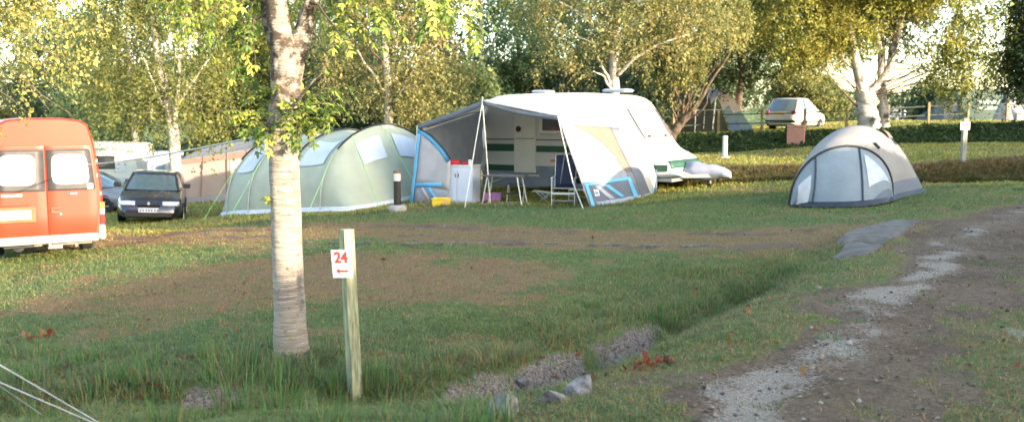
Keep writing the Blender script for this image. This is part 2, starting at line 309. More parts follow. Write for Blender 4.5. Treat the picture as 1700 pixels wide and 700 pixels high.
# ------------------------------------------------------------------ grass
def blades(N, y0, y1, hfun, wfun, name, label, xr=.62, region=None, mul=None):
    yy = y0 * (y1 / y0) ** RNG.random(N); 
    xx = (RNG.random(N) * 2 - 1) * (xr * yy + .6)
    dirt, grav, dry, dit = masks(xx, yy); cl = fbm(xx * 2.2, yy * 2.2, 3); cl2 = fbm(xx * .35 + 50, yy * .35, 2)
    keep = RNG.random(N) > np.clip(dirt * 1.12 + grav * 1.4 + dry * .30 + dit * 1.0, 0, .985)
    if region is not None: keep &= region(xx, yy)
    xx, yy, dry, cl, cl2, dirt = [q[keep] for q in (xx, yy, dry, cl, cl2, dirt)]; n = len(xx)
    zz = gz(xx, yy) - .005; h = hfun(xx, yy, cl) * RNG.uniform(.45, 1.25, n) * (1 - .5 * dry); w = wfun(yy) * RNG.uniform(.7, 1.3, n)
    az = RNG.random(n) * 6.283; lean = RNG.uniform(.3, 1.7, n) * h; ld = np.stack([np.cos(az), np.sin(az)], 1)
    wa = az + 1.57 + RNG.normal(0, .5, n); wd = np.stack([np.cos(wa), np.sin(wa)], 1) * w[:, None] / 2
    B = np.stack([xx, yy, zz], 1); M = B + np.c_[ld * (lean * .35)[:, None], h * .62]; T = B + np.c_[ld * lean[:, None], h * RNG.uniform(.6, .95, n)]
    W = np.c_[wd, np.zeros(n)]
    V = np.stack([B - W, B + W, M + W * .8, M - W * .8, T], 1).reshape(-1, 3); k = np.arange(n) * 5
    Fq = np.stack([k, k + 1, k + 2, k + 3], 1); Ft = np.stack([k + 3, k + 2, k + 4, k + 4], 1)
    gcol = np.array([(.100, .165, .055), (.125, .195, .070), (.170, .220, .078), (.110, .185, .100)])
    c = gcol[np.clip((cl2 * 1.2 + RNG.random(n) * .6 - .2) * 4, 0, 3).astype(int)]
    straw = np.array([(.32, .19, .085), (.37, .25, .12), (.24, .135, .06), (.26, .22, .09)])[RNG.integers(0, 4, n)]
    c = (c * .86 + c.mean(1)[:, None] * .16) * np.array([1.16, 1.02, .74])[None]; c = c if mul is None else c * np.array(mul)[None]; t = (RNG.random(n) < np.clip(dry * .8 + dirt * .3 + .05, 0, .9))[:, None]
    c = c * np.where((yy > 21)[:, None], np.array([2.1, 1.6, 1.2])[None], 1.0) * (1 + .0 * yy[:, None]); c = np.where(t, straw, c) * RNG.uniform(.75, 1.3, n)[:, None]  # far grass tinted yellow to imitate sunlight on the terraces
    # triangles only: split the quad so every face has three corners
    F3 = np.concatenate([np.stack([k, k + 1, k + 2], 1), np.stack([k, k + 2, k + 3], 1), np.stack([k + 3, k + 2, k + 4], 1)])
    o = fast(name, V, F3, GRASSM, None, np.repeat(c, 5, 0)); tag(o, label, 'grass', kind='stuff'); return o
def hmown(x, y, c): return .028 + .035 * c + .012 * (y > 16)
def rough_h(x, y, c):
    sd = sdist(x, y, DITCH); return .04 + .13 * c * sm(-1.9, -.5, sd) * sm(2.2, .5, sd + .6) + .05 * sm(.58, .75, c)
blades(360000, 4.4, 22, hmown, lambda y: .0035 + .00042 * y, 'grass', 'short mown grass covering the pitches')
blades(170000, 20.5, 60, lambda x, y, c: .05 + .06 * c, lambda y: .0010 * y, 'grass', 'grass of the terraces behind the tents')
blades(170000, 5.4, 13.5, rough_h, lambda y: .004 + .0003 * y, 'grass', 'long rough grass along the ditch bank', region=lambda x, y: (sdist(x, y, DITCH) > -2.0) & (sdist(x, y, DITCH) < .9))
def bankB(x, y): y0 = np.interp(x, [3, 8, 10, 20], [24, 24, 22.2, 21.5]); return (x > 2.5) & (y > y0 - .1) & (y < y0 + 1.5)
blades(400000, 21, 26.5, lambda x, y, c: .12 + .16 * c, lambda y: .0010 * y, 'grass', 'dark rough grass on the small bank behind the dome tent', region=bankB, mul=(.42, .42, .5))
# tall tufts
def tufts(pts, name, label):
    P, C, n = [], [], 0
    for (x, y, h, k, rad) in pts:
        for _ in range(k):
            a = random.random() * 6.28; rr = rad * random.random() ** .5; bx, by = x + rr * math.cos(a), y + rr * math.sin(a) * .7; bz = g(bx, by) - .02
            hh = h * random.uniform(.45, 1.1); aa = a + random.gauss(0, .9); ln = hh * random.uniform(.15, .75); wv = .0045 * random.uniform(.7, 1.5)
            q = (math.cos(aa + 1.57) * wv, math.sin(aa + 1.57) * wv)
            col = random.choice([(.09, .17, .045), (.11, .20, .05), (.075, .14, .04), (.10, .18, .06), (.24, .20, .09)]); col = [c_ * random.uniform(.8, 1.2) for c_ in col]
            prev = None
            for i in range(5):
                t = i / 4; px_, py_ = bx + math.cos(aa) * ln * t * t, by + math.sin(aa) * ln * t * t; pz = bz + hh * (t - .22 * t ** 3 * (ln / hh) * 1.6); w = 1 - t * .9
                P += [(px_ - q[0] * w, py_ - q[1] * w, pz), (px_ + q[0] * w, py_ + q[1] * w, pz)]; C += [col, col]
            n += 1
    Fc = []
    for b_ in range(n):
        for i in range(4): o = b_ * 10 + i * 2; Fc.append((o, o + 1, o + 3, o + 2))
    tag(fast(name, P, Fc, GRASSM, None, C), label, 'grass', kind='stuff')
T = []
for _ in range(70):
    px = random.uniform(-40, 840); p = onground(px, random.uniform(585, 720), 4); T.append((p.x, p.y, random.uniform(.12, .30), 34, .13))
for px, py, h in ((370, 640, .42), (400, 620, .36), (440, 640, .4), (345, 600, .3), (430, 590, .3), (520, 600, .22), (205, 640, .36), (250, 650, .3), (610, 640, .3), (560, 650, .3), (650, 655, .2), (150, 600, .2), (40, 640, .26), (395, 690, .45), (470, 690, .4)):
    p = onground(px, py, 4); T.append((p.x, p.y, h, 85, .16))
for _ in range(45):
    t = random.random(); px, py = 1060 + 280 * t, 570 - 120 * t ** .9 + random.uniform(-25, 10); p = onground(px, py, 4); T.append((p.x, p.y, random.uniform(.1, .2), 36, .16))
for _ in range(26):
    px = random.uniform(900, 1700); p = onground(px, random.uniform(480, 690), 4); T.append((p.x, p.y, random.uniform(.04, .09), 26, .10))
for _ in range(55):
    px = random.uniform(1100, 1700) if random.random() < .4 else random.uniform(0, 1400); p = onground(px, random.uniform(400, 600), 5); T.append((p.x, p.y, random.uniform(.05, .09), 30, random.uniform(.05, .14)))
tufts(T, 'grass', 'tall bright tufts of grass at the plot edge')
T = []
for _ in range(60):
    px = random.uniform(1560, 1760); p = onground(px, random.uniform(430, 700), 4); T.append((p.x, p.y, random.uniform(.03, .07), 60, random.uniform(.1, .28)))
tufts(T, 'grass', 'green grass patches along the outer edge of the road')
# fallen leaves and clover cover
n = 2600; px = RNG.uniform(-60, 1750, n); yy = 5.6 * (15 / 5.6) ** RNG.random(n); xx = (px - CX) / F * yy; sd = sdist(xx, yy, DITCH)
k = RNG.random(n) < (.12 + .88 * np.exp(-((sd + .3) / .9) ** 2)); xx, yy = xx[k], yy[k]
leaves('fallen_leaves', np.stack([xx, yy, gz(xx, yy) + .015], 1), .05, [(.22, .07, .03), (.16, .06, .03), (.26, .13, .05), (.12, .06, .035)], None, drop=-.1)
tag(bpy.data.objects['fallen_leaves'], 'reddish fallen leaves scattered along the ditch', 'leaves', kind='stuff')
rx, ry = [], []
for px_, py_ in ((1075, 612), (1062, 606), (1090, 608), (190, 640), (240, 660), (330, 600), (60, 560)):
    q = onground(px_, py_, 4)
    for _ in range(22): rx.append(q.x + random.gauss(0, .09)); ry.append(q.y + random.gauss(0, .07))
rx, ry = np.array(rx), np.array(ry)
leaves('fallen_leaves', np.stack([rx, ry, gz(rx, ry) + .03], 1), .06, [(.26, .05, .03), (.20, .05, .03), (.30, .12, .05), (.15, .05, .03)], None, drop=-.1)
tag(bpy.data.objects['fallen_leaves.001'], 'small heaps of red leaves caught in the ditch', 'leaves', kind='stuff')
n = 9000; yy = 4.7 * (17 / 4.7) ** RNG.random(n); xx = (RNG.random(n) * 1.3 - .55) * yy; a_, b_, c_, d_ = masks(xx, yy); k = RNG.random(n) < (a_ * .35 + b_ * .9 + d_ * .5); xx, yy, b_ = xx[k], yy[k], b_[k]; m = len(xx)
r_ = .008 * RNG.lognormal(0, .5, m) * (.8 + .05 * yy); O = np.array([(1, 0, 0), (0, 1, 0), (-1, 0, 0), (0, -1, 0), (0, 0, .8), (0, 0, -.8)], float); J = O[None] * RNG.uniform(.6, 1.3, (m, 6, 1)) + RNG.normal(0, .15, (m, 6, 3))
Vp = np.stack([xx, yy, gz(xx, yy) + r_ * .3], 1)[:, None] + J * r_[:, None, None]; Fo = np.array([(0, 1, 4), (1, 2, 4), (2, 3, 4), (3, 0, 4), (1, 0, 5), (2, 1, 5), (3, 2, 5), (0, 3, 5)]); Fp = (np.arange(m)[:, None, None] * 6 + Fo[None]).reshape(-1, 3)
pc = np.array([(.12, .09, .07), (.18, .15, .12), (.26, .23, .19), (.08, .06, .045)])[RNG.integers(0, 4, m)] * RNG.uniform(.8, 1.2, m)[:, None]
tag(fast('pebbles', Vp.reshape(-1, 3), Fp, leafmat('pebble', .0, .9), None, np.repeat(pc, 6, 0)), 'loose stones and clods scattered on the worn road', 'pebbles', kind='stuff')
# dark ivy-like cover on the terrace bank
n = 60000; xx = RNG.uniform(3.5, 27, n); y1 = np.interp(xx, [-12, 0, 4, 12, 16, 60], [72, 46, 36.5, 35.6, 35.4, 34]); yy = y1 + RNG.uniform(.1, 2.7, n)
cl = fbm(xx * 1.3, yy * 1.3)
leaves('ground_cover', np.stack([xx, yy, gz(xx, yy) + RNG.uniform(0, .18, n) * cl * 1.6], 1), .11, [(.03, .055, .02), (.04, .07, .024), (.06, .095, .03), (.04, .065, .026)], None, cl=cl, asp=.8)
tag(bpy.data.objects['ground_cover'], 'dark leafy cover growing over the terrace bank', 'ground cover', kind='stuff')
# pale edging of the track
mb = MB(); L_ = []
for i in range(60):
    t = i / 59; px = 470 + 730 * t; py = 403 + 7 * t + math.sin(t * 9) * 1.2; p = onground(px, py, 8); L_.append(p)
for a_, b_ in zip(L_[:-1], L_[1:]):
    if random.random() < .7:
        w = .02 + .025 * random.random(); mb.box(((a_.x + b_.x) / 2, (a_.y + b_.y) / 2, g(a_.x, a_.y) + .012), ((b_ - a_).length * random.uniform(.7, 1), w * 2, .05), rz=math.atan2(b_.y - a_.y, b_.x - a_.x) + random.uniform(-.08, .08))
mb.build('kerb_edging', mat('pale_stone', (.13, .12, .105), .9, .35, 12, .6), None, bevel=.01, tagd=('low line of worn stone edging along the dirt track', None, None, 'structure'))
# concrete slabs over the ditch by the road
conc = mat('worn_concrete', (.115, .097, .08), .9, .3, 5, .5, 60)
slabs = [((1378, 436), (1440, 424), (1468, 408), (1404, 402), 1.0), ((1388, 404), (1470, 404), (1532, 368), (1462, 370), 1.0), ((1560, 372), (1600, 362), (1640, 358), (1590, 366), .6)]
for q in slabs[:2]:
    P = [onground(*p_, 6) for p_ in q[:4]]; c0 = sum(P, Vector()) / 4; G = []
    n_ = 14
    for i in range(n_ + 1):
        row = []
        for j in range(n_ + 1):
            u, v = i / n_, j / n_; p = (P[0] * (1 - u) + P[1] * u) * (1 - v) + (P[3] * (1 - u) + P[2] * u) * v
            ed = .05 if (i in (0, n_) or j in (0, n_)) else 0; p = p + Vector((random.uniform(-1, 1), random.uniform(-1, 1), 0)) * (.05 if ed else .01)
            row.append((p.x, p.y, g(p.x, p.y) + .02 + float(fbm(np.array([p.x * 3]), np.array([p.y * 3]))[0] - .5) * .04 - ed * 1.2))
        G.append(row)
    MB().grid(G).build('concrete_slab', conc, None, solid=.03, tagd=('pale cracked concrete laid across the ditch end where the track meets the road' if q is slabs[1] else 'small grey concrete piece beside the end of the ditch', 'slab'))
# rocks in the ditch
rockm = mat('rock', (.17, .15, .135), .95, .5, 14, 1, 45)
def rock(px, py, s, lab, name='rock'):
    p = onground(px, py, 4); bm = bmesh.new(); bmesh.ops.create_icosphere(bm, subdivisions=4, radius=1)
    o1 = random.random() * 50
    for v in bm.verts:
        k = .75 + .6 * float(vn(np.array([v.co.x * 1.6 + o1]), np.array([v.co.y * 1.6]), np.array([v.co.z * 1.6 + 5]))[0]); v.co = Vector((v.co.x * s[0], v.co.y * s[1], v.co.z * s[2])) * k
    pl_ = [(Vector((random.gauss(0, 1), random.gauss(0, 1), random.gauss(.2, .8))).normalized(), random.uniform(.45, .8)) for _ in range(11)]
    for v in bm.verts:
        q_ = Vector((v.co.x / s[0], v.co.y / s[1], v.co.z / s[2]))
        for nn_, dd_ in pl_:
            e_ = q_.dot(nn_) - dd_
            if e_ > 0: q_ -= nn_ * e_ * .92
        v.co = Vector((q_.x * s[0], q_.y * s[1], q_.z * s[2])) * 1.25
    me = bpy.data.meshes.new(name); bm.to_mesh(me); bm.free(); me.materials.append(rockm); o = bpy.data.objects.new(name, me); COL.objects.link(o); o.location = (p.x, p.y, g(p.x, p.y) + s[2] * .12); o.rotation_euler = (random.random(), random.random() * .4, random.random() * 3)
    tag(o, lab, 'rock', 'rocks in the ditch')
rock(960, 652, (.12, .09, .11), 'largest pale rounded stone in the middle of the ditch')
rock(925, 668, (.085, .06, .075), 'grey stone leaning against the larger pale stone in the ditch')
rock(838, 685, (.15, .09, .12), 'pinkish stone block at the near end of the ditch')
rock(1030, 612, (.13, .08, .07), 'flat earthy stone under the grass overhang beside red leaves')
rock(872, 650, (.08, .06, .06), 'small brownish stone above the near stone block')
# ------------------------------------------------------------------ rope, posts, bollards
white_rope = mat('white_rope', (.42, .43, .48), .7); greenrope = mat('green_rope', (.25, .6, .16), .6); alu = mat('aluminium', (.62, .61, .58), .35, .05, metal=.6); steel_dark = mat('dark_metal', (.03, .03, .035), .4)
S0 = onground(190, 716, 4)
def ext(a, b, k): return a + (b - a) * k
for (e, lab, r_) in ((pt(-100, 547, 3.7), 'upper white guy rope running down into the grass', .0030), (pt(-100, 591, 3.7), 'lower white guy rope meeting the upper one at the peg', .0032)):
    e2 = ext(S0, e, 1.5); P = [S0.lerp(e2, t / 12) - Vector((0, 0, .05 * math.sin(math.pi * t / 12))) * 0 for t in range(13)]
    MB().tube(P, r_, 6).build('guy_rope', white_rope, None, tagd=(lab, 'rope', 'white guy ropes of the nearest tent'))
S1 = pt(70, 688, 5.0); MB().tube([S1, ext(S1, pt(-60, 600, 4), 1.5)], .003, 6).build('guy_rope', mat('grey_rope', (.25, .27, .27), .7), None, tagd=('thin grey guy rope below the two white ones', 'rope', 'white guy ropes of the nearest tent'))
wood = mat('green_wood', (.25, .25, .145), .8, .4, 5, .4, 60, stretch=(8, 8, 1)); redp = mat('red_print', (.62, .05, .03), .6, .05); plate = mat('white_plate', (.62, .62, .66), .45, .04)
def textmesh(txt, size, m, parent, loc, rot, name='lettering', off=.0, ext_=.002):
    c = bpy.data.curves.new(name, 'FONT'); c.body = txt; c.size = size; c.align_x = 'CENTER'; c.align_y = 'CENTER'; c.extrude = ext_; c.offset = off
    t = bpy.data.objects.new(name, c); COL.objects.link(t); bpy.context.view_layer.update(); dg = bpy.context.evaluated_depsgraph_get()
    me = bpy.data.meshes.new_from_object(t.evaluated_get(dg)); bpy.data.objects.remove(t); me.materials.clear(); me.materials.append(m)
    o = bpy.data.objects.new(name, me); COL.objects.link(o); o.parent = parent; o.location = loc; o.rotation_euler = rot; return o
# post 24 : two visible faces, a lean to the left
pb, ptop = pt(590, 668, 6.85), pt(574.5, 380, 6.85); ln = (ptop - pb).length + .1; lean = math.atan2(ptop.x - pb.x, ptop.z - pb.z)
post = thing('number_post', 'leaning green wooden post with a white sign reading 24, beside the near tree', 'post', (pb.x - (ptop.x - pb.x) * .1, pb.y, pb.z - .1), (0, lean, 0))
rzp = R(-52)
MB().box((0, 0, ln / 2), (.09, .09, ln), rz=rzp, top=(.97, .97)).build('timber', wood, post, bevel=.004)
nrm = Matrix.Rotation(rzp, 3, 'Z') @ Vector((0, -1, 0)); # faces left-front
sg = bpy.data.objects.new('sign_plate', None)
sp_ = MB().box((0, 0, 0), (.17, .006, .215)).build('sign_plate', plate, post); sp_.rotation_euler = (0, R(-1.5), R(-20)); sp_.location = Vector((-.035, -.066, ln * .825)) 
textmesh('24', .115, redp, sp_, (0, -.0045, .045), (R(90), 0, 0), 'number', .0035)
ar = MB(); ar.box((.012, -.0045, -.055), (.075, .003, .014)); ar.prism([(-.05, -.0032, -.055), (-.022, -.0032, -.035), (-.022, -.0032, -.075)], (0, -.003, 0)); ar.build('arrow', redp, sp_, smooth=False)
# second sign post
wood2 = mat('grey_wood', (.26, .25, .20), .8, .25, 5, .4, 60, stretch=(8, 8, 1))
p2 = pt(1598, 283, 23.2); t2 = thing('number_post', 'upright grey post with a small white number sign in front of the dark bank', 'post', (p2.x, p2.y, g(p2.x, p2.y) - .1))
h2 = pt(1598, 196, 23.2).z - t2.location.z; MB().box((0, 0, h2 / 2), (.11, .11, h2)).build('timber', wood2, t2, bevel=.006)
s2 = MB().box((-.02, -.062, h2 - .20), (.24, .008, .20)).build('sign_plate', plate, t2)
m_ = MB(); m_.box((-.06, -.0675, h2 - .165), (.05, .003, .06)); m_.box((.02, -.0675, h2 - .165), (.05, .003, .06)); m_.box((-.02, -.0675, h2 - .25), (.11, .003, .02)); m_.build('printed_mark', redp, s2)
# bollard lights
concb = mat('bollard_concrete', (.30, .28, .26), .85, .15, 15, .4)
def bollard(px, py, Y, h, lab, dark):
    p = pt(px, py, Y); t = thing('bollard_light', lab, 'bollard light', (p.x, p.y, g(p.x, p.y)), group='bollard lights between the pitches'); mm = mat('bollard_black', (.025, .022, .02), .4) if dark else mat('bollard_white', (.6, .62, .6), .5)
    if dark: MB().lathe([(.0, 0), (.20, 0), (.22, .05), (.21, .10), (.17, .14), (0, .15)], n=28).build('foot', concb, t)
    else: MB().box((0, 0, .03), (.34, .34, .08)).build('foot', concb, t, bevel=.02)
    MB().lathe([(0, .08), (.085, .08), (.085, h * .74), (0, h * .74)]).build('column', mm, t)
    MB().lathe([(0, h * .74), (.075, h * .74), (.08, h * .76), (.08, h * .93), (0, h * .93)]).build('lamp', mat('lamp_plastic', (.75, .6, .55), .4, .05), t)
    MB().lathe([(0, h * .93), (.09, h * .93), (.088, h * .97), (.06, h), (0, h)]).build('cap', mat('bollard_cap', (.12, .07, .05) if dark else (.6, .6, .6), .5), t)
bollard(660, 355, 20.6, .93, 'dark bollard light with a pale lamp on a round concrete foot by the green tent', True)
bollard(1203, 262, 31.5, .78, 'small white bollard light on the lit grass below the dark bank', False)
# brick pillar
def brickmat():
    m, N, L = nt('brick'); out = N.new('ShaderNodeOutputMaterial'); b = N.new('ShaderNodeBsdfPrincipled'); tc = N.new('ShaderNodeTexCoord'); mp = N.new('ShaderNodeMapping'); mp.inputs['Rotation'].default_value = (R(90), 0, 0)
    br = N.new('ShaderNodeTexBrick'); br.inputs['Color1'].default_value = (.33, .13, .09, 1); br.inputs['Color2'].default_value = (.25, .10, .07, 1); br.inputs['Mortar'].default_value = (.3, .25, .22, 1); br.inputs['Scale'].default_value = 5
    L.new(tc.outputs['Object'], mp.inputs[0]); L.new(mp.outputs[0], br.inputs[0]); L.new(br.outputs[0], b.inputs['Base Color']); b.inputs['Roughness'].default_value = .9; L.new(b.outputs[0], out.inputs[0]); return m
p = pt(1321, 240, 36.3); bp_ = thing('brick_pillar', 'short red brick pillar set in the bank below the silver car', 'pillar', (p.x, p.y, g(p.x, p.y) - .1), (0, 0, R(-22)))
hh = pt(1321, 210, 36.3).z - bp_.location.z; MB().box((0, 0, hh / 2), (.66, .5, hh)).build('brickwork', brickmat(), bp_, bevel=.01); MB().box((0, 0, hh + .025), (.72, .56, .05)).build('coping', mat('coping', (.36, .2, .14), .9), bp_, bevel=.01)
# fence on the upper terrace
wpost = mat('fence_wood', (.24, .18, .09), .8, .2, 8, .4); rail_m = mat('rail_dark', (.018, .028, .02), .7)
fence = thing('fence', 'post and rail fence along the top of the dark bank', 'fence', (11.2, 42, g(11.2, 42)))
FP = [(x_, 41.5 + (x_ - 3) * .20) for x_ in np.arange(3.2, 29, 2.18)]
for x_, y_ in FP: MB().box((x_, y_, g(x_, y_) + .5), (.11, .11, 1.1)).build('post', wpost, fence, world=True, bevel=.01)
for k_ in (.42, .86):
    for (a_, b_) in zip(FP[:-1], FP[1:]): MB().bar((a_[0], a_[1] + .08, g(*a_) + k_), (b_[0], b_[1] + .08, g(*b_) + k_), .035, .05).build('rail', rail_m, fence, world=True)
# ------------------------------------------------------------------ fabrics
green_f = mat('green_fabric', (.47, .51, .40), .75, .06, 2, .7, 3.2, trans=.3)
green_w = mat('window_film', (.46, .50, .56), .3, .06, 3, .2, 6)
grey_flap = mat('flap_fabric', (.55, .57, .58), .7, .08, 6, .3, 12)
sleeve = mat('pole_sleeve', (.015, .016, .018), .6)
pale_sleeve = mat('pale_sleeve', (.34, .38, .36), .6)
cream_f = mat('cream_fabric', (.56, .53, .50), .7, .05, 2, .7, 3.5, trans=.22)
grey_f = mat('grey_fabric', (.28, .285, .30), .75, .08, 3, .25, 9, trans=.12)
tan_f = mat('tan_fabric', (.175, .135, .105), .75, .05, 3, .2, 9, trans=.15)
dgrey_f = mat('dark_grey_fabric', (.11, .12, .14), .75, .1, 3, .25, 9)
blue_f = mat('blue_tape', (.11, .36, .58), .55, .05)
mesh_f = mat('grey_mesh', (.52, .50, .52), .6, .08, 3, .2, 9, trans=.3)
def lerp(a, b, t): return a + (b - a) * t
# ------------------------------------------------------------------ green tunnel tent
AX = Vector((-.8, .6, 0)); HV = Vector((.66, .75, 0)) * 2.12; FT0 = Vector((-4.8, 22.6, 0))
ST = [(-1.02, .04, .02), (0, 2.14, 1), (1.5, 2.12, 1), (2.9, 2.14, 1), (4.15, 2.10, .95), (4.55, .05, .75)]
def tz(s): q = FT0 + AX * s + HV * .4; return g(q.x, q.y)
def tent_pt(s, a, off=0):
    """s along the tunnel, a in 0..pi over the hoop"""
    ss = [q[0] for q in ST]; hh = float(np.interp(s, ss, [q[1] for q in ST]))
    if s < 0: k = max(1 + s / 1.02, 0); hh = max(2.10 * (.75 * k + .25 * math.sin(k * math.pi / 2)), .02)
    elif s > 4.15: k = 1 - (s - 4.15) / .4; hh = 2.10 * max(k, 0) ** .6
    else:
        for (a0, h0, _), (a1, h1, _) in zip(ST[1:-1], ST[2:-1]):
            if a0 <= s <= a1: k = (s - a0) / (a1 - a0); hh -= .20 * math.sin(math.pi * k) * math.sin(a)   # sag between hoops
    inset = .35 * max(0, s - 2.9) / 1.65
    c, sn = math.cos(a), math.sin(a); wv = 1 - (abs(c) ** 1.1) * (1 if c > 0 else -1)
    base = FT0 + AX * s + HV * (1 + (wv - 1) * (1 - inset * .35) + 0)
    if s < 0: base += Vector((0, 0, 0))
    z = tz(s) + hh * sn ** .82 + off * sn * .8
    n = -HV.normalized() * c * off
    return Vector((base.x + n.x, base.y + n.y, z)) - (AX * off * .6 if s < 0 else Vector())
gt = thing('tunnel_tent', 'long pale green tunnel tent with black arched poles behind the near tree', 'tent', (-5.6, 24, g(-5.6, 24)))
NA = 40
ssv = [-1.02, -.95, -.8, -.6, -.4, -.2] + list(np.linspace(0, 1.5, 8)) + list(np.linspace(1.5, 2.9, 8))[1:] + list(np.linspace(2.9, 4.15, 7))[1:] + [4.25, 4.35, 4.45, 4.52, 4.55]
MB().grid([[tent_pt(s, math.pi * i / NA) for i in range(NA + 1)] for s in ssv]).build('flysheet', green_f, gt, world=True, angle=60)
for s, pale in ((0, 0), (1.5, 0), (2.9, 0), (4.15, 0)):
    P = [tent_pt(s, math.pi * i / 48, .03) for i in range(49)]
    o = MB().tube(P[11:], .026, 6).build('pole_sleeve', sleeve, gt, world=True); MB().tube(P[:12], .017, 6).build('pole_end', pale_sleeve, o, world=True)
def tent_panel(s0, s1, a0, a1, off=.012, n=8, sk=0):
    return [[tent_pt(lerp(s0, s1, i / n) + sk * (j / n), lerp(a0, a1, j / n), off) for j in range(n + 1)] for i in range(n + 1)]
for s0, s1, a0, a1, sk in ((.22, 1.2, .52, 1.02, .1), (3.05, 3.95, .50, .98, .0)):
    o = MB().grid(tent_panel(s0, s1, a0, a1, .03, sk=sk)).build('window', green_w, gt, world=True)
for a0, a1 in ((.98, 1.38), (1.62, 2.05)):
    MB().grid(tent_panel(-.46, -.14, a0, a1, .03)).build('window', green_w, gt, world=True)
# mud flap around the base
mb = MB(); rows = []
base = [tent_pt(s, .012, .0) for s in reversed(ssv[5:])] + [tent_pt(-1.02, a, 0) for a in np.linspace(.02, math.pi * .9, 16)]
for p in base:
    q = Vector((p.x, p.y, g(p.x, p.y))); rows.append([q + Vector((0, 0, .13)), q + Vector((-.01, -.02, .06)), q + Vector((-.04, -.09, .02))])
mb.grid(rows).build('mud_flap', grey_flap, gt, world=True, solid=.004)
for (s, a, dx, dy) in ((0, .62, -.1, -1.2), (0, 1.0, 1.6, -.9), (1.5, .75, .2, -1.6), (2.9, .6, -.3, -.8), (4.15, .6, -.5, -.6), (0, 1.5, 2.6, .2)):
    p = tent_pt(s, a, .04); q = tent_pt(s, .02); q = Vector((q.x + dx, q.y + dy, 0)); q.z = g(q.x, q.y)
    MB().tube([p, q], .007, 5).build('guy_line', greenrope, gt, world=True)
for px, py in ((590, 355), (640, 352)): pass
# ------------------------------------------------------------------ dome tent
dm = thing('dome_tent', 'grey and tan dome tent with a black edged porch arch standing by the road', 'tent', (7.2, 18.9, g(7.2, 18.9)))
A0, B0 = Vector((5.52, 17.95, 0)), Vector((7.62, 18.05, 0)); C0_, D0 = Vector((8.95, 19.55, 0)), Vector((6.95, 20.7, 0))
def zed(p, h): return Vector((p.x, p.y, g(p.x, p.y) + h))
def dome_pt(v, th, off=0):
    L = A0.lerp(D0, v); R_ = B0.lerp(C0_, min(1, v * 1.0)); c, s = math.cos(th), math.sin(th)
    h = float(np.interp(v, [0, .15, .3, .45, .6, .75, .88, .96, 1], [1.16, 1.36, 1.49, 1.53, 1.44, 1.20, .80, .40, .0]))
    t = (1 - (abs(c) ** .85) * (1 if c > 0 else -1)) / 2; p = L.lerp(R_, t)
    hz = h * (abs(s) ** .86) * (1 - .06 * abs(c)); bz = g(p.x, p.y)
    return Vector((p.x, p.y, bz + hz + off * s)) + (R_ - L).normalized() * (-c * off)
body_f = mat('dome_fabric', (.29, .27, .25), .7, .05, 3, .8, 4, trans=.22); low_f = mat('dome_lower_fabric', (.12, .14, .175), .7, .08, 3, .35, 8)
porch_f = mat('porch_fabric', (.225, .265, .295), .65, .07, 3, .9, 4, trans=.15); film = mat('porch_window', (.38, .43, .54), .35, .15, 9, .6, 12)
ths = [math.pi * i / 48 for i in range(49)]; G = [[dome_pt(v, t) for t in ths] for v in np.linspace(0, 1, 30)]
mb = MB(); mb.grid(G)
for i, f in enumerate(mb.f):
    q = sum((mb.v[k] for k in f), Vector()) / 4
    pass
mb.build('flysheet', [body_f, low_f], dm, world=True, angle=70)
def band(v, k):
    h = float(np.interp(v, [0, .15, .3, .45, .6, .75, .88, .96, 1], [1.16, 1.33, 1.45, 1.50, 1.42, 1.20, .82, .42, .0])); t1 = math.pi - math.asin(min(1, (.37 / max(h * .95, .01)) ** (1 / .86))) if h > .38 else math.pi / 2
    return dome_pt(v, lerp(t1, math.pi, k), .012)
MB().grid([[band(v, k / 6) for k in range(7)] for v in np.linspace(0, .93, 30)]).build('lower_band', low_f, dm, world=True, angle=70)
FR = []   # porch arch (leans towards the camera at its feet) and panel
arch = [dome_pt(0, t) + Vector((0, -.16, 0)) * math.sin(t) for t in ths]
link = [dome_pt(0, t) for t in ths]
MB().grid([arch, link]).build('porch_roof', body_f, dm, world=True)
def porch_base(u): p = Vector((lerp(5.60, 7.60, u), 17.95 - .62 * math.sin(math.pi * min(1, u * 1.05)) ** .7, 0)); p.z = g(p.x, p.y) + .03; return p
def porch(u, w, off=0):
    th = math.acos(max(-1, min(1, 1 - 2 * u))); 
    t = (u if True else 0); c = 1 - 2 * t; c = math.copysign(abs(c) ** (1 / .85), c); th = math.acos(max(-1, min(1, c)))
    a = dome_pt(0, th) + Vector((0, -.16, 0)) * math.sin(th); b_ = porch_base(u)
    p = b_.lerp(a, w); bul = .06 * math.sin(math.pi * w); return p + Vector((0, -bul - off, off * .4))
us = [i / 40 for i in range(41)]
MB().grid([[porch(u, w) for u in us] for w in np.linspace(0, 1, 12)]).build('porch_front', porch_f, dm, world=True, angle=70)
MB().tube([a + Vector((0, -.015, .005)) for a in arch], .022, 6).build('arch_piping', sleeve, dm, world=True)
for u0, u1 in ((.13, .22), (.60, .64)):
    o = MB().tube([porch(lerp(u0, u1, k / 10) if u0 < .5 else lerp(.585, .63, k / 10), k / 10 * .97 + .01, .012) for k in range(11)], .019, 5).build('zip', mat('zip_tape', (.03, .045, .065), .7), dm, world=True)
MB().grid([[porch(lerp(.665 + .0 * w, lerp(.93, .69, w ** 1.5), k / 10), lerp(.30 + .28 * (k / 10), .88, w), .012) for k in range(11)] for w in np.linspace(0, 1, 12)]).build('side_window', film, dm, world=True)
MB().grid([[porch(lerp(.66, .97, k / 10), lerp(.02, .02 + .42 * (k / 10), w), .012) for k in range(11)] for w in np.linspace(0, 1, 5)]).build('lower_panel', low_f, dm, world=True)
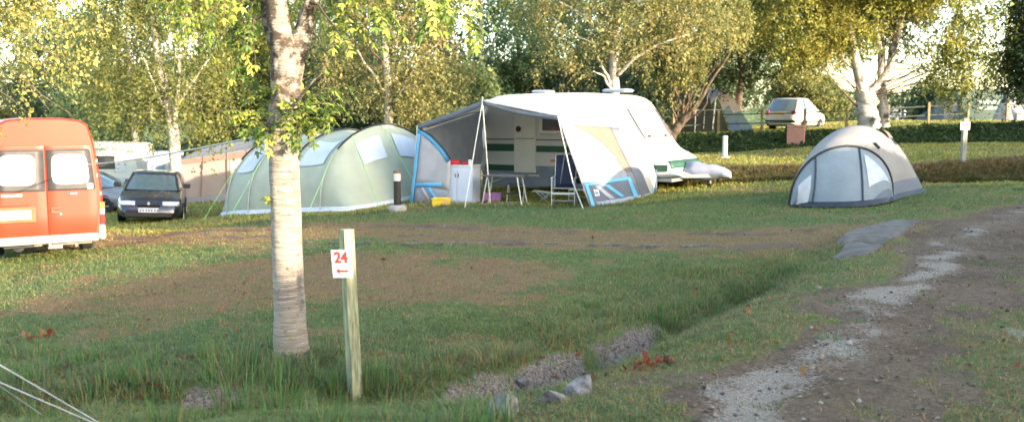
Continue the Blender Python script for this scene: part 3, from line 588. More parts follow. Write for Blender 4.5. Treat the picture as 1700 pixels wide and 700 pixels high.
MB().grid([[porch(lerp(.02 + .03 * w, .10 + .06 * w, k / 5), lerp(.04, .7, w), .012) for k in range(6)] for w in np.linspace(0, 1, 8)]).build('side_window', mat('porch_window_pale', (.50, .46, .48), .5, .1), dm, world=True)
mb = MB(); rows = []
for p in [dome_pt(v, .0) for v in (.3, .15, 0)] + [porch_base(i / 20) for i in range(21)] + [dome_pt(v, math.pi) for v in np.linspace(.02, 1, 10)]:
    q = Vector((p.x, p.y, g(p.x, p.y))); rows.append([q + Vector((0, -.01, .12)), q + Vector((.0, -.035, .06)), q + Vector((0, -.10 - .03 * random.random(), .02 + .02 * random.random()))])
mb.grid(rows).build('mud_flap', mat('dark_flap', (.022, .027, .04), .6, .2, 9, .6, 15), dm, world=True, solid=.004)
vp = dome_pt(.42, 2.02, .02); MB().grid([[dome_pt(v, t, .03 + .05 * (1 - abs((t - 2.05) / .16))) for t in np.linspace(1.9, 2.2, 6)] for v in (.40, .52)]).build('roof_vent', tan_f, dm, world=True)
MB().grid([[dome_pt(v, t, .02) for t in (2.2, 2.36)] for v in (.44, .50)]).build('vent_opening', sleeve, dm, world=True)
for th in (2.35,): MB().tube([dome_pt(v, lerp(1.9, 2.9, v), .008) for v in np.linspace(.05, .95, 14)], .006, 5).build('seam', mat('seam', (.2, .2, .2), .7), dm, world=True)
MB().tube([dome_pt(.12, 2.06, .03), dome_pt(.10, 2.2, .03)], .03, 6).build('toggle', sleeve, dm, world=True)
# ------------------------------------------------------------------ caravan with awning
white_c = mat('caravan_white', (.52, .50, .47), .4, .03, 2, .05, 3); cream_c = mat('caravan_side', (.60, .57, .50), .45, .04, 2); green_c = mat('green_band', (.022, .075, .045), .45, .05)
glass = mat('dark_glass', (.06, .06, .065), .1, .05, spec=.8); skirt = mat('skirt_grey', (.20, .22, .25), .8, .12, 3, .3, 8); tyre = mat('tyre', (.012, .012, .012), .8); rubber = mat('rubber_seal', (.05, .05, .05), .7); hubc = mat('hub_silver', (.45, .45, .46), .35, .1, metal=.7)
CA = math.atan2(-.53, .848); CR = Vector((3.57, 23.0, g(3.57, 23.0)))
cv = thing('caravan', 'white caravan with green stripes and a grey covered drawbar behind the big awning', 'caravan', CR, (0, 0, CA))
PROF = [(-5.2, .42), (-5.35, .8), (-5.32, 1.5), (-5.1, 2.25), (-4.75, 2.52), (-3.5, 2.58), (-2.0, 2.58), (-1.35, 2.52), (-1.0, 2.36), (-.72, 1.98), (-.42, 1.52), (-.1, 1.12), (.28, .92), (.48, .74), (.5, .55), (.36, .42)]
WID = 2.2
def smooth_poly(P, n=3):
    out = []
    for i in range(len(P)):
        p0, p1, p2, p3 = P[i - 1], P[i], P[(i + 1) % len(P)], P[(i + 2) % len(P)]
        for k in range(n):
            t = k / n; out.append(tuple(.5 * (2 * p1[j] + (p2[j] - p0[j]) * t + (2 * p0[j] - 5 * p1[j] + 4 * p2[j] - p3[j]) * t * t + (3 * p1[j] - p0[j] - 3 * p2[j] + p3[j]) * t ** 3) for j in (0, 1)))
    return out
SP = smooth_poly(PROF, 3); cxx, czz = -2.4, 1.4
rings = []
for yy_, k in ((0, .965), (.03, .99), (.09, 1), (WID - .09, 1), (WID - .03, .99), (WID, .965)): rings.append([Vector((cxx + (x - cxx) * (1 - (1 - k) * .45), yy_, czz + (z - czz) * k + (.05 * math.sin(math.pi * yy_ / WID) if z > 2 else 0))) for x, z in SP])
mb = MB(); mb.loft(rings)
mb.build('body', white_c, cv, angle=50)
# side panels (door side is local y=0)
MB().box((-2.6, -.006, 1.22), (4.9, .012, .0)); 
def side(x0, x1, z0, z1, m, name, th=.012, y=0, bev=.004, par=None): return MB().box(((x0 + x1) / 2, y - th / 2 - .004, (z0 + z1) / 2), (x1 - x0, th, z1 - z0)).build(name, m, par or cv, bevel=bev)
side(-5.1, -4.14, 1.0, 1.2, green_c, 'green_stripe'); side(-3.42, -.35, 1.0, 1.17, green_c, 'green_stripe'); side(-5.1, -4.14, .45, .62, green_c, 'green_stripe')
side(-5.1, -4.14, 1.32, 1.345, rubber, 'trim_line'); side(-3.42, -.55, 1.32, 1.345, rubber, 'trim_line')
d = side(-4.12, -3.44, .42, 2.25, cream_c, 'door', .02); MB().tube([(-4.08, -.035, 1.36), (-3.48, -.035, 1.36)], .008, 6).build('door_split', rubber, d); MB().lathe([(0, 0), (.075, 0), (.08, -.02), (0, -.03)], (-3.98, -.026, 1.62), 'Y', 20).build('handle', steel_dark, d)
w = side(-3.22, -2.38, 1.58, 2.14, glass, 'window', .03, par=cv); mb = MB()
for (x0, x1, z0, z1) in ((-3.32, -2.28, 2.14, 2.2), (-3.32, -2.28, 1.50, 1.58), (-3.32, -3.22, 1.58, 2.14), (-2.38, -2.28, 1.58, 2.14)): mb.box(((x0 + x1) / 2, -.022, (z0 + z1) / 2), (x1 - x0, .035, z1 - z0))
mb.build('frame', cream_c, w, bevel=.006)
o = side(-2.5, -2.2, .78, 1.0, mat('hatch', (.5, .48, .44), .5), 'service_hatch', .015); side(-2.38, -2.3, .84, .94, steel_dark, 'socket', .01, -.02, par=o)
side(-2.98, -2.78, .74, .80, mat('orange_label', (.65, .15, .06), .5), 'side_reflector', .008)
side(-3.40, .15, .06, .62, skirt, 'skirt_panel', .02, -.03); side(-5.2, -3.395, .02, .44, skirt, 'skirt_panel', .02, .012); side(-4.6, -3.3, .33, .37, cream_c, 'step_rail', .02, -.05)
# front end: large window, lower green panel, trims
def front(u, y, off=.0):  # u 0..1 along the raked front of the profile
    Q = [(-.95, 2.30), (-.72, 1.98), (-.42, 1.52), (-.1, 1.12), (.28, .92), (.48, .74), (.5, .55)]
    z = lerp(2.36, .45, u); q_ = sorted([p for p in SP if p[0] > -1.4 and p[1] > .42], key=lambda p: p[1]); x = float(np.interp(z, [p[1] for p in q_], [p[0] for p in q_])); return Vector((x + off * .8, y, z + off * .6))
wg = mat('curtained_window', (.30, .30, .37), .2, .08, 2, spec=.7); fw = MB().grid([[front(lerp(.12, .50, i / 8), lerp(.22, WID - .22, j / 10), .03) for j in range(11)] for i in range(9)]).build('front_window', wg, cv, solid=.012)
fr = [front(.12, .2, .04), front(.31, .2, .04), front(.505, .2, .04), front(.505, WID - .2, .04), front(.31, WID - .2, .04), front(.12, WID - .2, .04), front(.12, .2, .04)]
MB().tube(fr, .022, 6).build('frame', mat('seal_grey', (.14, .13, .13), .6), fw)
for yk in (.5, 1.6): MB().box(tuple(front(.49, yk, .06)), (.05, .1, .04)).build('catch', steel_dark, fw)
MB().grid([[front(lerp(.80, .90, i / 3), lerp(.02, WID - .1, j / 10), .02) for j in range(11)] for i in range(4)]).build('green_panel', green_c, cv, solid=.01)
MB().bar((-.35, -.012, .66), (.42, -.012, .66), .02, .16).build('green_panel', green_c, cv)
MB().box((.15, WID / 2, .36), (.75, WID * .96, .10)).build('chassis', mat('chassis_grey', (.2, .2, .2), .6), cv, bevel=.01)
mb = MB(); mb.bar((.2, .35, .42), (1.45, 1.08, .46), .06, .09); mb.bar((.2, 1.85, .42), (1.45, 1.12, .46), .06, .09); mb.build('drawbar', mat('galvanised', (.3, .3, .3), .5, metal=.5), cv)
for x_ in (-.9,):
    MB().bar((x_ + .6, .25, .38), (x_ + .95, .22, .04), .05).build('corner_steady', steel_dark, cv); 
# grey cover over hitch
cover = mat('hitch_cover', (.22, .23, .28), .65, .08, 4, .6, 5)
def blob(c, rx, ry, rz_, n=16, sag=.0, k=1.0):
    rows = []
    for i in range(n + 1):
        a = math.pi * i / n; row = []
        for j in range(2 * n + 1):
            b_ = 2 * math.pi * j / (2 * n); p = Vector((rx * math.sin(a) * math.cos(b_), ry * math.sin(a) * math.sin(b_), rz_ * math.cos(a)))
            f = .82 + .36 * float(vn(np.array([p.x * 5 + 3]), np.array([p.y * 5]), np.array([p.z * 5 + 9]))[0]); row.append(Vector(c) + p * f)
        rows.append(row)
    return rows
mb = MB(); prof_ = [(.42, .10, .62), (.55, .30, .80), (.80, .30, .78), (1.05, .26, .74), (1.3, .20, .72), (1.5, .17, .66), (1.66, .12, .58), (1.70, .03, .52)]
rings = []
for x_, w_, zt in prof_:
    ring = []
    for k in range(20):
        a = 2 * math.pi * k / 20; yy_ = 1.1 + w_ * math.cos(a) * (1 + .12 * math.sin(3 * a + x_ * 7)); z0_ = .34 + .06 * math.sin(x_ * 5); zc, zr = (zt + z0_) / 2, (zt - z0_) / 2
        ring.append(Vector((x_, yy_, zc + zr * math.sin(a) * (1 + .08 * math.sin(5 * a + x_ * 9)))))
    rings.append(ring)
MB().loft(rings).build('hitch_cover', cover, cv, angle=70)
MB().lathe([(.0, -.03), (.04, -.03), (.04, .03), (0, .03)], (1.15, 1.1, .11), 'Y').build('wheel_hub', hubc, cv)
jw = MB().lathe([(.05, -.035), (.10, -.04), (.115, -.02), (.115, .02), (.10, .04), (.05, .035)], (1.15, 1.1, .115), 'Y').build('jockey_wheel', tyre, cv); MB().tube([(1.15, 1.16, .11), (1.15, 1.16, .2), (1.15, 1.1, .25), (1.15, 1.1, .6)], .02, 8).build('stem', alu, jw)
mb = MB(); mb.lathe([(.12, -.09), (.28, -.10), (.31, -.06), (.31, .06), (.28, .10), (.12, .09)], (-1.9, .14, .31), 'Y', 32).build('road_wheel', tyre, cv)
for x_, w_ in ((-3.9, .65), (-1.55, .95)):
    ob = MB(); ob.box((x_, 1.2, 2.68), (w_ * .8, .6, .06), top=(.82, .8)); ob.box((x_, 1.2, 2.64), (w_ * .7, .52, .05)); ob.build('roof_vent', mat('vent_plastic', (.26, .29, .34), .3), cv, bevel=.03)
# awning: world coordinates of its main points
def W3(px, py, Y): return pt(px, py, Y)
def loc(x, y, z): return CR + Matrix.Rotation(CA, 3, 'Z') @ Vector((x, y, z))
L0 = Vector((-2.52, 22.6, g(-2.52, 22.6))); R0 = Vector((1.77, 20.4, g(1.77, 20.4))); M0 = Vector((-.60, 21.55, g(-.6, 21.55)))
LT, MT, RT = W3(693, 208, 22.6), W3(801, 168, 21.6), W3(926, 193, 20.85)
BL = loc(-5.1, -.02, 2.36); BM = loc(-3.2, -.02, 2.57); BRt = loc(-1.15, -.03, 2.48)
aw = thing('awning', 'big cream and grey caravan awning with blue trimmed side panels', 'awning', (0, 21.8, g(0, 21.8)))
def roofg(a, b, c, d, n=10, m=14, sag=.1):   # a-b front, d-c back
    return [[a.lerp(b, j / m).lerp(d.lerp(c, j / m), i / n) - Vector((0, 0, sag * math.sin(math.pi * i / n) * math.sin(math.pi * j / m))) for j in range(m + 1)] for i in range(n + 1)]
MB().grid(roofg(LT, MT, BM, BL, sag=.05)).build('roof_panel', cream_f, aw, world=True, angle=60)
MB().grid(roofg(MT, RT, BRt, BM, sag=.10)).build('roof_panel', cream_f, aw, world=True, angle=60)
MB().tube([MT, BM], .02, 6).build('roof_pole', alu, aw, world=True)
# dark valance along the front edge
def strip(P, dz, m, name, par=aw, th=.006, up=0): return MB().grid([[p + Vector((0, -.01, up)) for p in P], [p + Vector((0, -.012, -dz)) for p in P]]).build(name, m, par, world=True, solid=th)
def sagline(a, b, s, n=14): return [a.lerp(b, i / n) - Vector((0, 0, s * math.sin(math.pi * i / n))) for i in range(n + 1)]
strip(sagline(LT, MT, .02), .12, dgrey_f, 'valance', up=.02); strip(sagline(MT, RT, .06), .09, dgrey_f, 'valance', up=.02)
# left wall (grey inside face), cream upper band
wl = [[LT.lerp(BL, t) for t in np.linspace(0, 1, 9)], [Vector((L0.x, L0.y, L0.z)).lerp(loc(-5.25, -.02, 0), t) for t in np.linspace(0, 1, 9)]]
up_ = [a.lerp(b, .10) for a, b in zip(*wl)]
MB().grid([wl[0], up_]).build('upper_band', cream_f, aw, world=True); 
n_ = 14; MB().grid([[up_[j].lerp(wl[1][j], i / n_) + Vector((.03 * math.sin(i * .9 + j * 1.7), .03 * math.cos(j * 1.3 + i), 0)) for j in range(9)] for i in range(n_ + 1)]).build('side_wall', grey_f, aw, world=True, angle=60)
# inner back curtain left of the caravan side, front plane coordinates
fd = (R0 - L0); fd.z = 0; fd.normalize()
def FP_(px, py, off=0):   # pixel onto the vertical front plane through L0,R0 (design of the panel drawing)
    n = Vector((-fd.y, fd.x, 0)); d_ = ray(px, py); o_ = Vector((0, 0, EYE)); t = (L0 - o_).dot(n) / d_.dot(n); return o_ + d_ * t - n * off
arcp = [(697, 214), (707, 219), (717, 226), (726, 235), (735, 245), (742, 255), (748, 265)]
arc = [FP_(*q) for q in arcp]; bot = [FP_(*q) for q in [(685, 344), (696, 343), (706, 342), (717, 341), (727, 340), (736, 338), (746, 337)]]
LTp = FP_(693, 209); 
rows = [[a.lerp(b, t) for a, b in zip(arc, bot)] for t in (0, .2, .4, .6, .72)]; MB().grid(rows).build('front_panel', mesh_f, aw, world=True, solid=.003)
rows = [[a.lerp(b, t) for a, b in zip(arc, bot)] for t in (.72, .85, 1)]; MB().grid(rows).build('lower_panel', grey_f, aw, world=True, solid=.003)
def tape(P, wpx, off=.02, m=blue_f, name='blue_tape'):
    V1, V2 = [], []
    for i, (x, y) in enumerate(P):
        x0, y0 = P[max(i - 1, 0)]; x1, y1 = P[min(i + 1, len(P) - 1)]; l = math.hypot(x1 - x0, y1 - y0); nx_, ny_ = -(y1 - y0) / l, (x1 - x0) / l
        V1.append(FP_(x + nx_ * wpx / 2, y + ny_ * wpx / 2, off)); V2.append(FP_(x - nx_ * wpx / 2, y - ny_ * wpx / 2, off))
    return MB().grid([V1, V2]).build(name, m, aw, world=True, solid=.003)
tape([(x - 3, y + 3) for x, y in arcp], 7); tape([(697, 216), (694, 240), (690, 280), (686, 312), (683, 344)], 5); tape([(689, 307), (735, 306)], 7, .022); tape([(711, 311), (725, 333)], 6, .021); tape([(700, 311), (712, 331)], 5, .021, mesh_f, 'pale_tape')
MB().tube([FP_(x + 1, y, .03) for x, y in arcp], .02, 6).build('piping', sleeve, aw, world=True)
# right wall: a sloping plane from the roof edge down to the ground, back edge on the caravan's rake
RB = W3(1083, 331, 22.95); RB.z = g(RB.x, RB.y); R0p = W3(980, 347, 20.4); R0p.z = g(R0p.x, R0p.y)
back = [loc(-1.15, -.03, 2.48), loc(-.92, -.04, 2.26), loc(-.66, -.05, 1.85), loc(-.36, -.06, 1.38), loc(-.02, -.08, .9), loc(.12, -.1, .45), RB]
def along(P, t):
    t = t * (len(P) - 1); i = min(int(t), len(P) - 2); return P[i].lerp(P[i + 1], t - i)
front_e = [RT, R0p]
def wall(u, v, off=0):  # u front->back, v top->bottom
    a = along(front_e, v); b_ = along(back, v); p = a.lerp(b_, u); n = (R0p - RT).cross(BRt - RT).normalized()
    if n.y > 0: n = -n
    return p + n * (off - .05 * math.sin(math.pi * u) * math.sin(math.pi * v))
def wpanel(poly, m, name, off, n=14, solid=0.003):
    """poly = ((u00,v00),(u10,v10),(u11,v11),(u01,v01)) bilinear patch"""
    G = []
    for i in range(n + 1):
        row = []
        for j in range(n + 1):
            s, t = i / n, j / n; u = (poly[0][0] * (1 - s) + poly[1][0] * s) * (1 - t) + (poly[3][0] * (1 - s) + poly[2][0] * s) * t; v = (poly[0][1] * (1 - s) + poly[1][1] * s) * (1 - t) + (poly[3][1] * (1 - s) + poly[2][1] * s) * t
            row.append(wall(u, v, off))
        G.append(row)
    return MB().grid(G).build(name, m, aw, world=True, angle=60, solid=solid)
wpanel(((0, 0), (1, 0), (1, 1), (0, 1)), cream_f, 'side_wall', 0, 40)
from mathutils.bvhtree import BVHTree
_G = [[wall(i / 40, j / 40) for j in range(41)] for i in range(41)]; _V = [p for r_ in _G for p in r_]; _F = [(i * 41 + j, i * 41 + j + 1, (i + 1) * 41 + j + 1, (i + 1) * 41 + j) for i in range(40) for j in range(40)]
_BV = BVHTree.FromPolygons(_V, _F)
def wp(px, py, off):  # drawing of the panels laid on the wall
    o_ = Vector((0, 0, EYE)); d_ = ray(px, py).normalized(); h_ = _BV.ray_cast(o_, d_)
    if h_[0] is not None: n = h_[1] if h_[1].y < 0 else -h_[1]; return h_[0] + n * (off - .045)
    return wp0(px, py, off - .03)
def wp0(px, py, off):
    o_ = Vector((0, 0, EYE)); d_ = ray(px, py); n = (R0p - RT).cross(RB - RT).normalized(); t = (RT - o_).dot(n) / d_.dot(n)
    if n.y > 0: n = -n
    return o_ + d_ * t + n * off
def wstrip(A, B, m, name, off=.02):
    k = 14
    def dn(Q):
        o_ = []
        for a, b in zip(Q[:-1], Q[1:]):
            m_ = max(2, int(max(abs(a[0] - b[0]), abs(a[1] - b[1])) / 4)); o_ += [(lerp(a[0], b[0], t / m_), lerp(a[1], b[1], t / m_)) for t in range(m_)]
        return o_ + [Q[-1]]
    if len(A) == 2:
        m_ = max(2, int(max(abs(A[0][1] - A[1][1]), abs(A[0][0] - A[1][0])) / 4)); A = [(lerp(A[0][0], A[1][0], t / m_), lerp(A[0][1], A[1][1], t / m_)) for t in range(m_ + 1)]; B = [(lerp(B[0][0], B[1][0], t / m_), lerp(B[0][1], B[1][1], t / m_)) for t in range(m_ + 1)]
    else:
        A2, B2 = [], []
        for i in range(len(A) - 1):
            for t in range(5): A2.append((lerp(A[i][0], A[i + 1][0], t / 5), lerp(A[i][1], A[i + 1][1], t / 5))); B2.append((lerp(B[i][0], B[i + 1][0], t / 5), lerp(B[i][1], B[i + 1][1], t / 5)))
        A, B = A2 + [A[-1]], B2 + [B[-1]]
    return MB().grid([[wp(*[lerp(a[c], b[c], t / k) for c in (0, 1)], off + .006) for t in range(k + 1)] for a, b in zip(A, B)]).build(name, m, aw, world=True, angle=60, solid=.003)
# tan triangle narrowing to the bottom
wstrip([(948, 207), (975, 220), (1000, 238), (1022, 262), (1036, 285)], [(1024, 212), (1035, 236), (1048, 262), (1060, 285), (1066, 297)], tan_f, 'tan_panel', .055)
wstrip([(1012, 212), (1030, 250), (1050, 290), (1064, 330)], [(1026, 212), (1045, 250), (1066, 290), (1082, 329)], dgrey_f, 'dark_edge', .064)  # upper length paints in dappled shadow on the wall, grey fabric lower down
wstrip([(1036, 284), (1043, 300), (1052, 318), (1058, 333)], [(1060, 287), (1068, 300), (1077, 318), (1083, 330)], mat('shade_grey_fabric', (.17, .165, .17), .75), 'corner_panel', .058)
wstrip([(986, 300), (1000, 288), (1018, 279), (1034, 281), (1040, 291)], [(976, 303), (992, 303), (1008, 300), (1026, 297), (1040, 294)], grey_f, 'arched_panel', .064)
wstrip([(968, 304), (1042, 294)], [(979, 344), (1070, 331)], dgrey_f, 'lower_panel', .060)
wstrip([(966, 305), (1000, 300), (1040, 294)], [(966.8, 310), (1001, 305), (1042, 299)], blue_f, 'blue_tape', .074)
wstrip([(968, 305), (981, 344)], [(973.5, 305), (986, 343)], blue_f, 'blue_tape', .075)
wstrip([(1039, 294), (1052, 333)], [(1044, 294), (1060, 331)], blue_f, 'blue_tape', .075)
wstrip([(1001, 308), (1030, 328)], [(1009, 307), (1037, 327)], blue_f, 'blue_tape', .074)
wstrip([(986, 310), (1011, 331)], [(993, 309), (1020, 330)], mesh_f, 'pale_tape', .072)
wstrip([(983, 315), (986, 327)], [(991, 315), (994, 326)], plate, 'label_patch', .078); wstrip([(985, 319), (986, 323)], [(990, 319), (991, 322.6)], grey_f, 'label_mark', .086)
wstrip([(988, 336), (992, 345)], [(1080, 320), (1083, 331)], mat('mudwall', (.28, .29, .32), .7), 'mud_flap', .068)
# piping along the caravan rail, and second cream front skirt beyond the rail
MB().tube([p + Vector((0, -.02, .01)) for p in back], .022, 8).build('awning_rail', mat('rail_blue', (.35, .55, .62), .5), aw, world=True)
MB().tube([BL, BM, BRt], .02, 6).build('awning_rail', alu, aw, world=True)
# poles
lp = MB().tube([L0, LT], .016, 8).build('pole', alu, aw, world=True); MB().tube([M0 + Vector((.08, 0, 0)), MT, MT + Vector((0, 0, .1))], .017, 8).build('pole', alu, aw, world=True)
MB().tube([W3(770, 355, 20.6), MT], .012, 8).build('pole', mat('pale_pole', (.6, .57, .5), .5), aw, world=True)
a_ = W3(951, 303, 20.6); MB().tube([RT, a_], .014, 8).build('pole', alu, aw, world=True); q_ = W3(968, 346, 20.3); q_.z = g(q_.x, q_.y); MB().tube([a_, q_], .012, 6).build('pole', alu, aw, world=True)
MB().tube([W3(940, 240, 20.9), W3(930, 306, 21.4)], .012, 6).build('pole', alu, aw, world=True); MB().tube([lerp(LT, BL, .08) + Vector((.1, 0, -.1)), W3(780, 188, 21.9), MT - Vector((0, 0, .25))], .01, 6).build('cross_pole', steel_dark, aw, world=True)
# ------------------------------------------------------------------ things under the awning
def gl(px, py, Y): p = pt(px, py, Y); return Vector((p.x, p.y, g(p.x, p.y)))
ca = gl(766, 335, 22.35); cab = thing('cabinet', 'pale blue white cabinet under the awning beside the side wall', 'cabinet', ca, (0, 0, R(-20)))
wc = mat('cabinet_white', (.50, .54, .62), .4, .03); h_c = pt(766, 275, 22.35).z - ca.z
MB().box((0, 0, h_c / 2), (.82, .5, h_c)).build('carcass', wc, cab, bevel=.01); MB().box((0, 0, h_c + .012), (.86, .54, .03)).build('worktop', mat('worktop', (.6, .6, .6), .4), cab, bevel=.006)
for x_ in (-.2, .2): dd = MB().box((x_, -.262, h_c / 2 - .02), (.385, .018, h_c - .12)).build('cabinet_door', wc, cab, bevel=.004); MB().box((x_ * .2, -.276, h_c * .75), (.02, .012, .1)).build('handle', steel_dark, dd)
MB().box((-.42, 0, h_c / 2), (.03, .46, h_c - .02)).build('side_panel', mat('brown_board', (.2, .13, .09), .7), cab)
def ctop(dx, dy): v = Matrix.Rotation(R(-20), 3, 'Z') @ Vector((dx, dy, 0)); return Vector((ca.x + v.x, ca.y + v.y, ca.z + h_c + .028))
red_b = mat('red_fabric', (.42, .02, .03), .6, .2, 9, .5, 12)
o = MB().grid(blob((0, 0, .055), .19, .12, .075, 12)).build('red_bag', red_b, None, tagd=('crumpled red bag on top of the pale cabinet', 'bag')); o.location = ctop(-.22, -.05)
o = MB().grid(blob((0, 0, .04), .10, .08, .05, 10)).build('red_cloth', red_b, None, tagd=('smaller red cloth bundle beside the red bag on the cabinet', 'cloth')); o.location = ctop(.10, -.02)
o = MB().lathe([(0, 0), (.045, 0), (.05, .12), (.042, .13), (0, .13)]).build('cup', mat('cup_white', (.6, .58, .55), .4), None, tagd=('small pale cup at the end of the cabinet top', 'cup')); o.location = ctop(.27, -.08)
o = MB().lathe([(0, 0), (.04, 0), (.045, .05), (.03, .08), (0, .085)]).build('jug', steel_dark, None, tagd=('small dark pot at the outer corner of the cabinet top', 'pot')); o.location = ctop(-.40, -.16)
def crate(px, py, Y, s, col, lab, rz, decor=None):
    q = gl(px, py, Y); t = thing('storage_box', lab, 'box', q, (0, 0, rz), 'plastic boxes on the grass under the awning'); m = mat('plastic_' + lab.split()[0], col, .45, .05); mb = MB(); x, y, z = s
    outer = lambda k, h: [Vector((sx * x / 2 * k, sy * y / 2 * k, h)) for sx, sy in ((-1, -1), (1, -1), (1, 1), (-1, 1))]
    mb.loft([outer(.9, 0), outer(1, z), outer(.95, z), outer(.86, .03)], cap=False); mb.add(outer(.88, .03), [(0, 1, 2, 3)]); mb.add(outer(.9, .001), [(0, 3, 2, 1)])
    mb.build('tub', m, t, smooth=False); MB().tube([v for v in outer(1.01, z)] + [outer(1.01, z)[0]], .014, 6).build('rim', m, t)
    if decor: MB().box((x * .32, -y / 2 * .97 - .006, z * .5), (x * .26, .006, z * .55)).build('label_patch', decor, t)
    return t
crate(733, 341, 21.2, (.40, .30, .19), (.72, .48, .04), 'yellow plastic box on the grass in front of the pale cabinet', R(-8), mat('label_brown', (.5, .3, .15), .6))
crate(818, 335, 22.6, (.44, .3, .18), (.38, .16, .36), 'mauve plastic box on the grass behind the camping table', R(-5))
# table
tq = gl(838, 338, 21.5); tb = thing('camping_table', 'folding camping table with thin aluminium legs under the awning', 'table', tq, (0, 0, R(-14)))
MB().box((0, 0, .70), (1.02, .62, .028)).build('table_top', mat('table_grey', (.09, .09, .095), .75), tb, bevel=.006)
for sx, sy in ((-1, -1), (1, -1), (-1, 1), (1, 1)): MB().tube([(sx * .36, sy * .25, .69), (sx * .49, sy * .28, -.02)], .015, 8).build('leg', alu, tb)
MB().tube([(-.42, 0, .5), (.05, 0, .68)], .01, 6).build('strut', alu, tb)
# stool
sq = gl(857, 337, 22.2); stl = thing('step_stool', 'small two step folding stool under the far end of the camping table', 'stool', sq, (0, 0, R(-10)))
MB().box((0, .08, .44), (.40, .22, .03)).build('upper_step', steel_dark, stl, bevel=.006); MB().box((0, -.08, .22), (.40, .2, .03)).build('lower_step', steel_dark, stl, bevel=.006)
for s in (-1, 1):
    MB().tube([(s * .2, .12, .42), (s * .2, .28, 0)], .012, 6).build('leg', alu, stl); MB().tube([(s * .2, .02, .44), (s * .2, -.2, .02), (s * .19, -.2, .012)], .012, 6).build('leg', alu, stl)
MB().tube([(-.2, -.2, .015), (.2, -.2, .015)], .012, 6).build('foot_bar', alu, stl)
# chair (high back, folded fabric)
navy = mat('navy_fabric', (.015, .02, .045), .7, .15, 6, .3, 12)
def chair(px, py, Y, rz, lab, full=True):
    q = gl(px, py, Y); c = thing('camping_chair', lab, 'chair', q, (0, 0, rz), 'folding camping chairs under the awning'); w = .27
    for s in (-1, 1):
        MB().tube([(s * w, -.27, .64), (s * w, -.27, 0)], .014, 8).build('leg', alu, c); MB().tube([(s * w, .25, .02), (s * w, -.1, .60)], .014, 8).build('leg', alu, c)
        MB().box((s * w, -.06, .655), (.05, .5, .028)).build('armrest', mat('arm_plastic', (.55, .55, .55), .4), c, bevel=.01)
        MB().tube([(s * (w - .03), .1, .40), (s * (w - .03), .32, 1.18)], .013, 8).build('back_frame', alu, c)
    MB().box((0, -.02, .42), (.48, .46, .03)).build('seat', navy, c, bevel=.01)
    MB().grid([[Vector((x, lerp(.1, .31, t) + .03 * math.sin(math.pi * (x + .24) / .48), lerp(.44, 1.17, t))) for x in np.linspace(-.24, .24, 7)] for t in np.linspace(0, 1, 8)]).build('backrest', navy, c, solid=.015)
    MB().box((0, -.275, .30), (.54, .02, .045)).build('front_bar', alu, c); MB().tube([(-w, -.27, .13), (w, -.27, .13)], .01, 6).build('stretcher', alu, c); MB().tube([(-w, -.27, .42), (w, -.27, .42)], .012, 6).build('stretcher', alu, c)
    return c
chair(937, 342, 21.25, R(-10), 'folding aluminium chair with navy seat and high back by the awning opening')
chair(968, 338, 22.1, R(-25), 'second navy chair half hidden behind the sloping awning side wall')
fq = gl(905, 338, 22.4); fs = thing('foot_rest', 'low aluminium foot rest lying on the grass by the grey skirt', 'foot rest', fq, (0, 0, R(-15)))
MB().tube([(-.3, -.15, .25), (.25, -.15, .2), (.25, .15, .2), (-.3, .15, .25), (-.3, -.15, .25)], .011, 6).build('frame', alu, fs)
for s in (-1, 1): MB().tube([(-.2, s * .15, .24), (.1, s * .15, 0)], .01, 6).build('leg', alu, fs); MB().tube([(.15, s * .15, .22), (-.12, s * .15, 0)], .01, 6).build('leg', alu, fs)
# ------------------------------------------------------------------ cars
white_l = mat('head_lamp', (.55, .56, .6), .12, .1, spec=.9); red_l = mat('red_lamp', (.5, .02, .02), .2, spec=.8); amber_l = mat('amber_lamp', (.8, .32, .04), .25); dplast = mat('dark_plastic', (.02, .02, .022), .55)
cglass = mat('car_glass', (.08, .12, .135), .06, .1, spec=1.0, coat=.3)
def wheel(c, x, y, r, w, parent, n=28):
    s = 1 if y > 0 else -1
    t = MB().lathe([(r * .62, -w / 2), (r * .93, -w / 2), (r, -w / 2 + .03), (r, w / 2 - .03), (r * .93, w / 2), (r * .62, w / 2)], (x, y, r), 'Y', n).build('wheel', tyre, parent)
    rm = MB(); rm.lathe([(0, 0), (r * .16, 0), (r * .16, -.02), (r * .2, -.03)], (x, y + s * w * .36, r), 'Y', 16)
    rm.lathe([(r * .56, s * w * .42), (r * .64, s * w * .47), (r * .64, s * w * .2), (r * .56, s * w * .2)], (x, y, r), 'Y', n)
    for k in range(5): a = 2 * math.pi * k / 5; rm.bar((x, y + s * w * .36, r), (x + math.cos(a) * r * .6, y + s * w * .38, r + math.sin(a) * r * .6), .07, .03)
    rm.build('rim', hubc, t); return t
